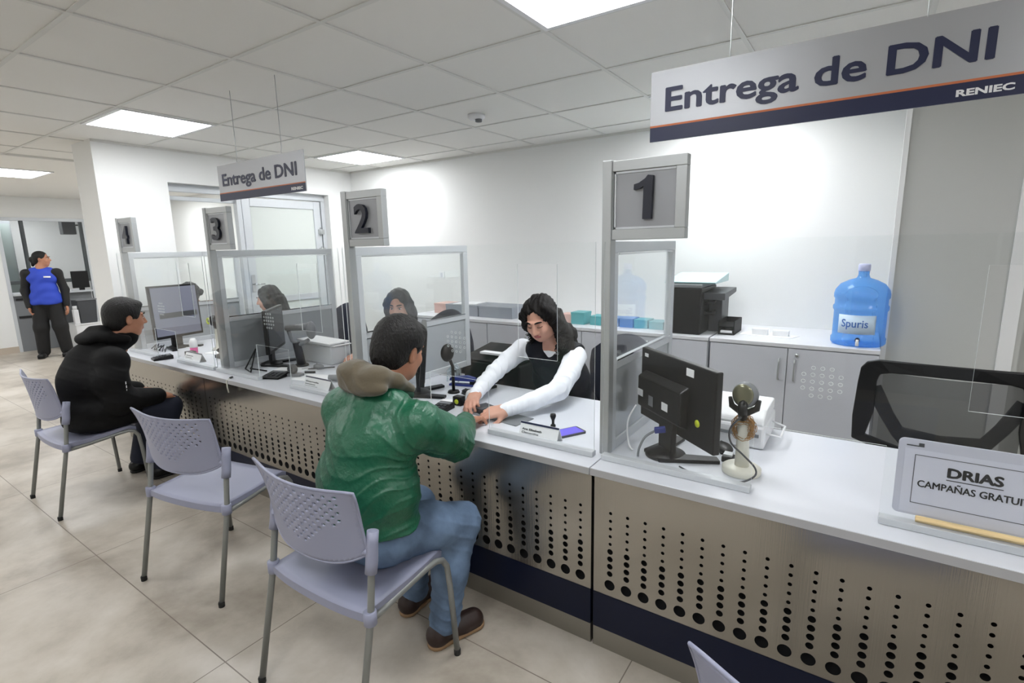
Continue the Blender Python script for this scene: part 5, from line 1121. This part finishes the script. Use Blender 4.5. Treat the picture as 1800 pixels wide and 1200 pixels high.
for sg, b, q in ((1, knR, anR), (-1, knL, anL)): F.chain([V3(-4.1+sg*.09, 1.14, .52), b, q], [.07, .052, .036], .03)
hand(F, wrR, (-.3, 1, -.25), (.2, .2, 1), -1, (.4, .45, .5, .5)); hand(F, wrL, (.3, 1, -.25), (-.2, .2, 1), 1, (.4, .45, .5, .5))
body = blob('body', F, .0048, [M['skin'], M['lip']], g, slots=lip_slots(hc, hR, s)); face_parts(body, P_, hR, s, M['hair'], brow=.005)
short_hair(g, hc, hR, s, M['hair'], ext=1.04, fringe=-.012, seed=2)
F = Field()
F.chain([V3(-4.09, 1.13, .52), V3(-4.09, 1.13, .62), V3(-4.09, 1.14, .74), V3(-4.09, 1.18, .86), V3(-4.09, 1.23, .92)], [.14, .145, .15, .14, .11], .05); F.el(V3(-4.08, 1.14, .58), (.25, .155, .12), k=.05); F.el(V3(-4.09, 1.14, .76), (.235, .15, .15), k=.05)
F.rc(shL, shR, .088, None, .05); F.chain([shR, V3(-3.865, 1.18, .77), elR+V3(0, .01, 0), wrR], [.090, .090, .083, .055], .035); F.chain([shL, elL, wrL], [.088, .08, .055], .035)
F.el(V3(-4.05, 1.22, .52), (.20, .17, .10), k=.04); F.el(V3(-4.09, 1.12, .50), (.235, .15, .09), k=.04); F.rc(nk+V3(0, .0, -.0), nk+V3(.0, .085, .045), .088, .078, .02); F.rc(nk+V3(0, .075, .05), nk+V3(0, .10, .16), .058, .09, .012, '-')
F.plane(V3(0, 0, .452), (0, 0, -1), .01)
cw = folds([(V3(-3.84, 1.2, .72), .16, .003, lambda x, y, z, r: ridge((z+y*.5)*42+np.sin(x*30))), (V3(-4.0, 1.1, .6), .2, .002, lambda x, y, z, r: ridge((z-y)*30+np.sin(x*20))), (V3(-4.0, 1.05, .85), .16, .0015, lambda x, y, z, r: ridge(z*40+y*22))])
ct_ = blob('coat', F, .0055, M['coat'], g, cw)
_o = origin_of(g); bpy.context.view_layer.update(); _d = Vector((-3.075, 1.0, -.666)).normalized()      # small white tag sewn on the back flank of the coat
_h = ct_.ray_cast(Vector((0, 0, CAMZ))-_o, _d)
if _h[0]:
    q = _h[1]+_o+_h[2]*.0015
    for k in range(3): MB().box((q.x-.006, q.y-.001, q.z-.03+.024*k), (q.x+.006, q.y+.001, q.z-.03+.024*k+.016), R=rot(z=-.6)).build('white_tag', M['white'], ct_)
F = Field(); F.el(V3(-4.09, 1.23, 1.03), (.12, .08, .05), R=frame(0, .25, 0), k=.03); F.el(V3(-4.10, 1.16, 1.02), (.105, .055, .042), k=.03); F.rc(V3(-4.0, 1.25, 1.02), V3(-3.99, 1.34, 1.0), .035, .028, .03); F.rc(V3(-4.19, 1.25, 1.02), V3(-4.19, 1.34, 1.0), .035, .028, .03); F.rc(V3(-4.07, 1.25, 1.06), V3(-4.10, 1.2, 1.07), .045, .03, .03)
F.el(V3(-4.088, 1.33, 1.09), (.070, .078, .08), k=.015, op='-'); blob('hood', F, .0055, M['coat'], g, cw)
F = Field()
for sg, b, q in ((1, knR, anR), (-1, knL, anL)): F.chain([V3(-4.1+sg*.09, 1.14, .53), b, q], [.09, .075, .062], .035)
blob('trousers', F, .008, M['navyp'], g)
shoe(g, (-4.0, 1.37, 0), (-3.985, 1.64, 0), 'black', 'black'); shoe(g, (-4.25, 1.33, 0), (-4.25, 1.60, 0), 'black', 'black')

# ---- clerks in the booths behind
def clerk(label, x, y, hz, yaw, pitch, top, hairf, lean=.12, skin='skin2', maskon=False, sc_=.97, arms=True):
    g = thing('person', label, 'person', (x, y, 0)); hc = V3(x, y-lean, hz); hR = frame(yaw, pitch, 0); F = Field(); P_ = head(F, hc, hR, sc_, fem=True)
    nk = V3(x, y-lean*.4, hz-.155); F.rc(P_(0, -.03, -.05), nk, .046, .05, .03)
    shI, shO = nk+V3(-.17, .02, -.07), nk+V3(.17, .02, -.07); elI, elO = V3(x-.24, y-.22, .82), V3(x+.24, y-.22, .82); wI, wO = V3(x-.14, y-.42, .80), V3(x+.12, y-.42, .80)
    F.chain([nk, V3(x, y+.05, .80), V3(x, y+.08, .54)], [.06, .10, .12], .05); F.rc(shI, shO, .05, None, .05); F.chain([shI, elI, wI], [.042, .034, .026], .02); F.chain([shO, elO, wO], [.042, .034, .026], .02)
    for q in (-1, 1): F.chain([V3(x+q*.09, y+.06, .53), V3(x+q*.11, y-.30, .48), V3(x+q*.11, y-.26, .06)], [.08, .055, .04], .03)
    hand(F, wI, (.4, -1, 0), (0, 0, 1), 1, s=.93); hand(F, wO, (-.4, -1, 0), (0, 0, 1), -1, s=.93)
    b = blob('body', F, .0055, [M[skin], M['lip']], g, slots=lip_slots(hc, hR, sc_)); face_parts(b, P_, hR, sc_, M['hair'])
    F = Field(); F.chain([nk+V3(0, .02, -.08), V3(x, y+.05, .74), V3(x, y+.08, .56)], [.11, .14, .15], .06); F.rc(shI, shO, .07, None, .05); F.chain([shI, elI, wI], [.07, .06, .045], .03); F.chain([shO, elO, wO], [.07, .06, .045], .03)
    blob('jacket', F, .008, M[top], g)
    F = Field()
    for q in (-1, 1): F.chain([V3(x+q*.09, y+.06, .53), V3(x+q*.11, y-.30, .48), V3(x+q*.11, y-.26, .05)], [.10, .07, .055], .03)
    blob('trousers', F, .011, M['blackt'], g)
    F = Field(); hairf(F, P_, hR, sc_, hc)
    blob('hair', F, .0055, M['hair'], g, lambda X, Y, Z: .003*np.sin(X*110+4*np.sin(Z*30))+.002*np.sin(Y*140+Z*20))
    if maskon:
        F = Field(); F.el(P_(0, .052, -.055), np.array((.056, .052, .045))*sc_, hR, .01); F.plane(P_(0, .03, -.05), hR @ V3(0, -1, 0), .004); blob('face_mask', F, .005, M['mask'], g)
    return g
def long_hair(dx, dz=.0):
    def f(F, P_, R, s, hc):
        F.el(P_(0, -.022, .045), np.array((.086, .099, .090))*s, R, .03); F.el(P_(0, -.06, -.03), np.array((.085, .065, .09))*s, R, .03)
        for q in (-1, 1): F.chain([P_(q*.05, .03, .085), P_(q*.082, .012, .03), P_(q*.088, -.012, -.05), P_(q*.085, -.035, -.12)], [.022, .03, .034, .034], .03)
        F.chain([P_(0, -.08, -.03), P_(0, -.08, -.15), P_(0, -.07, -.25)], [.07, .075, .05], .03)
        F.chain([P_(dx, -.07, -.03), P_(dx*1.4, -.06, -.13), P_(dx*1.6, -.05, -.21+dz)], [.06, .055, .035], .03)
        F.el(P_(0, .082, -.01), np.array((.058, .062, .098))*s, R, .012, '-')
    return f
def bun_hair(F, P_, R, s, hc):
    F.el(P_(0, -.022, .042), np.array((.080, .098, .088))*s, R, .02); F.el(P_(0, -.06, -.02), np.array((.07, .055, .07))*s, R, .02); F.el(P_(0, -.125, .0), np.array((.04, .035, .04))*s, R, .01); F.el(P_(0, .085, -.012), np.array((.062, .068, .1))*s, R, .012, '-')
clerk('woman with long dark hair and dark jacket sitting behind partition 2', -2.86, 2.82, 1.13, math.pi+.5, .25, 'char', long_hair(.03), maskon=False)
clerk('woman with long straight hair bent towards the left, behind partition 3', -4.55, 2.80, 1.115, math.pi-.85, .2, 'char', long_hair(-.0, -.03))
clerk('person with dark tied hair far off in the room behind the end wall', -6.22, 2.85, 1.11, math.pi-.6, .1, 'char', bun_hair, skin='skin')

# ---- the woman in the blue vest standing in the corridor
gx, gy = -10.40, 2.54
g = thing('person', 'woman in royal blue vest and black trousers standing in the far corridor', 'person', (gx, gy, 0))
hc = V3(gx, gy+.03, 1.50); hR = frame(-.55, .02, 0); s = .98; F = Field(); P_ = head(F, hc, hR, s, fem=True); nk = V3(gx, gy, 1.355); F.rc(P_(0, -.03, -.05), nk, .048, .052, .03)
f2 = lambda x, y, z: V3(gx+x*.45+y*.89, gy+x*.89-y*.45*1.0, z)     # body frame: x across, y towards the camera
shA, shB = f2(-.18, 0, 1.29), f2(.18, 0, 1.29); elA, wA = f2(-.235, -.02, 1.03), f2(-.20, .06, .80); elB, wB = f2(.235, -.02, 1.03), f2(.235, .03, .80)
F.chain([nk, f2(0, 0, 1.15), f2(0, 0, .98), f2(0, 0, .88)], [.06, .12, .12, .13], .05); F.rc(shA, shB, .05, None, .05)
F.chain([shA, elA, wA], [.044, .036, .026], .02); F.chain([shB, elB, wB], [.044, .036, .026], .02)
for q in (-1, 1): F.chain([f2(q*.09, 0, .86), f2(q*.115, .02, .47), f2(q*.14, -.01, .06)], [.08, .055, .04], .03)
hand(F, wA, (.1, .05, -1), (-.4, -.9, 0), 1, s=.95); hand(F, wB, (.1, .05, -1), (.4, .9, 0), -1, s=.95)
b = blob('body', F, .0075, [M['skin'], M['lip']], g, slots=lip_slots(hc, hR, s)); face_parts(b, P_, hR, s, M['hair'])
F = Field(); bun_hair(F, P_, hR, s, hc); F.rc(P_(0, -.11, .0), P_(0, -.12, -.09), .03, .02, .02); blob('hair', F, .006, M['hair'], g)
F = Field(); F.chain([shA, elA, wA], [.062, .054, .042], .03); F.chain([shB, elB, wB], [.062, .054, .042], .03); F.rc(shA, shB, .06, None, .05); F.rc(nk, f2(0, 0, 1.2), .06, .1, .03); blob('sweater', F, .009, M['blackt'], g)
F = Field(); F.chain([f2(0, .0, 1.26), f2(0, .0, 1.05), f2(0, 0, .88)], [.12, .15, .155], .05); F.el(f2(0, 0, 1.22), (.14, .19, .12), R=np.array([[.89, .45, 0], [-.45, .89, 0], [0, 0, 1]]), k=.04); F.el(f2(0, 0, .93), (.15, .195, .12), R=np.array([[.89, .45, 0], [-.45, .89, 0], [0, 0, 1]]), k=.04); F.rc(f2(-.10, 0, 1.33), f2(.10, 0, 1.33), .05, None, .04)
F.el(f2(0, 0, .86), (.165, .20, .10), R=np.array([[.89, .45, 0], [-.45, .89, 0], [0, 0, 1]]), k=.03); F.plane(V3(0, 0, .82), (0, 0, -1), .01); vb = blob('vest', F, .008, M['bvest'], g, lambda X, Y, Z: .003*np.sin(Z*48+3*np.sin(X*9+Y*11)))
MB().tube([f2(.05, .165, 1.24), f2(.13, .15, 1.235)], .012, 6, flat=.4).build('name_print', M['white'], vb)
F = Field()
for q in (-1, 1): F.chain([f2(q*.085, 0, .86), f2(q*.115, .02, .47), f2(q*.14, -.01, .09)], [.105, .092, .078], .04)
F.el(f2(0, 0, .84), (.14, .14, .09), k=.03); blob('trousers', F, .009, M['blackt'], g)
for q in (-1, 1):
    a = f2(q*.14, -.05, 0); shoe(g, a, f2(q*.15, .19, 0), 'black', 'black', w=.045)
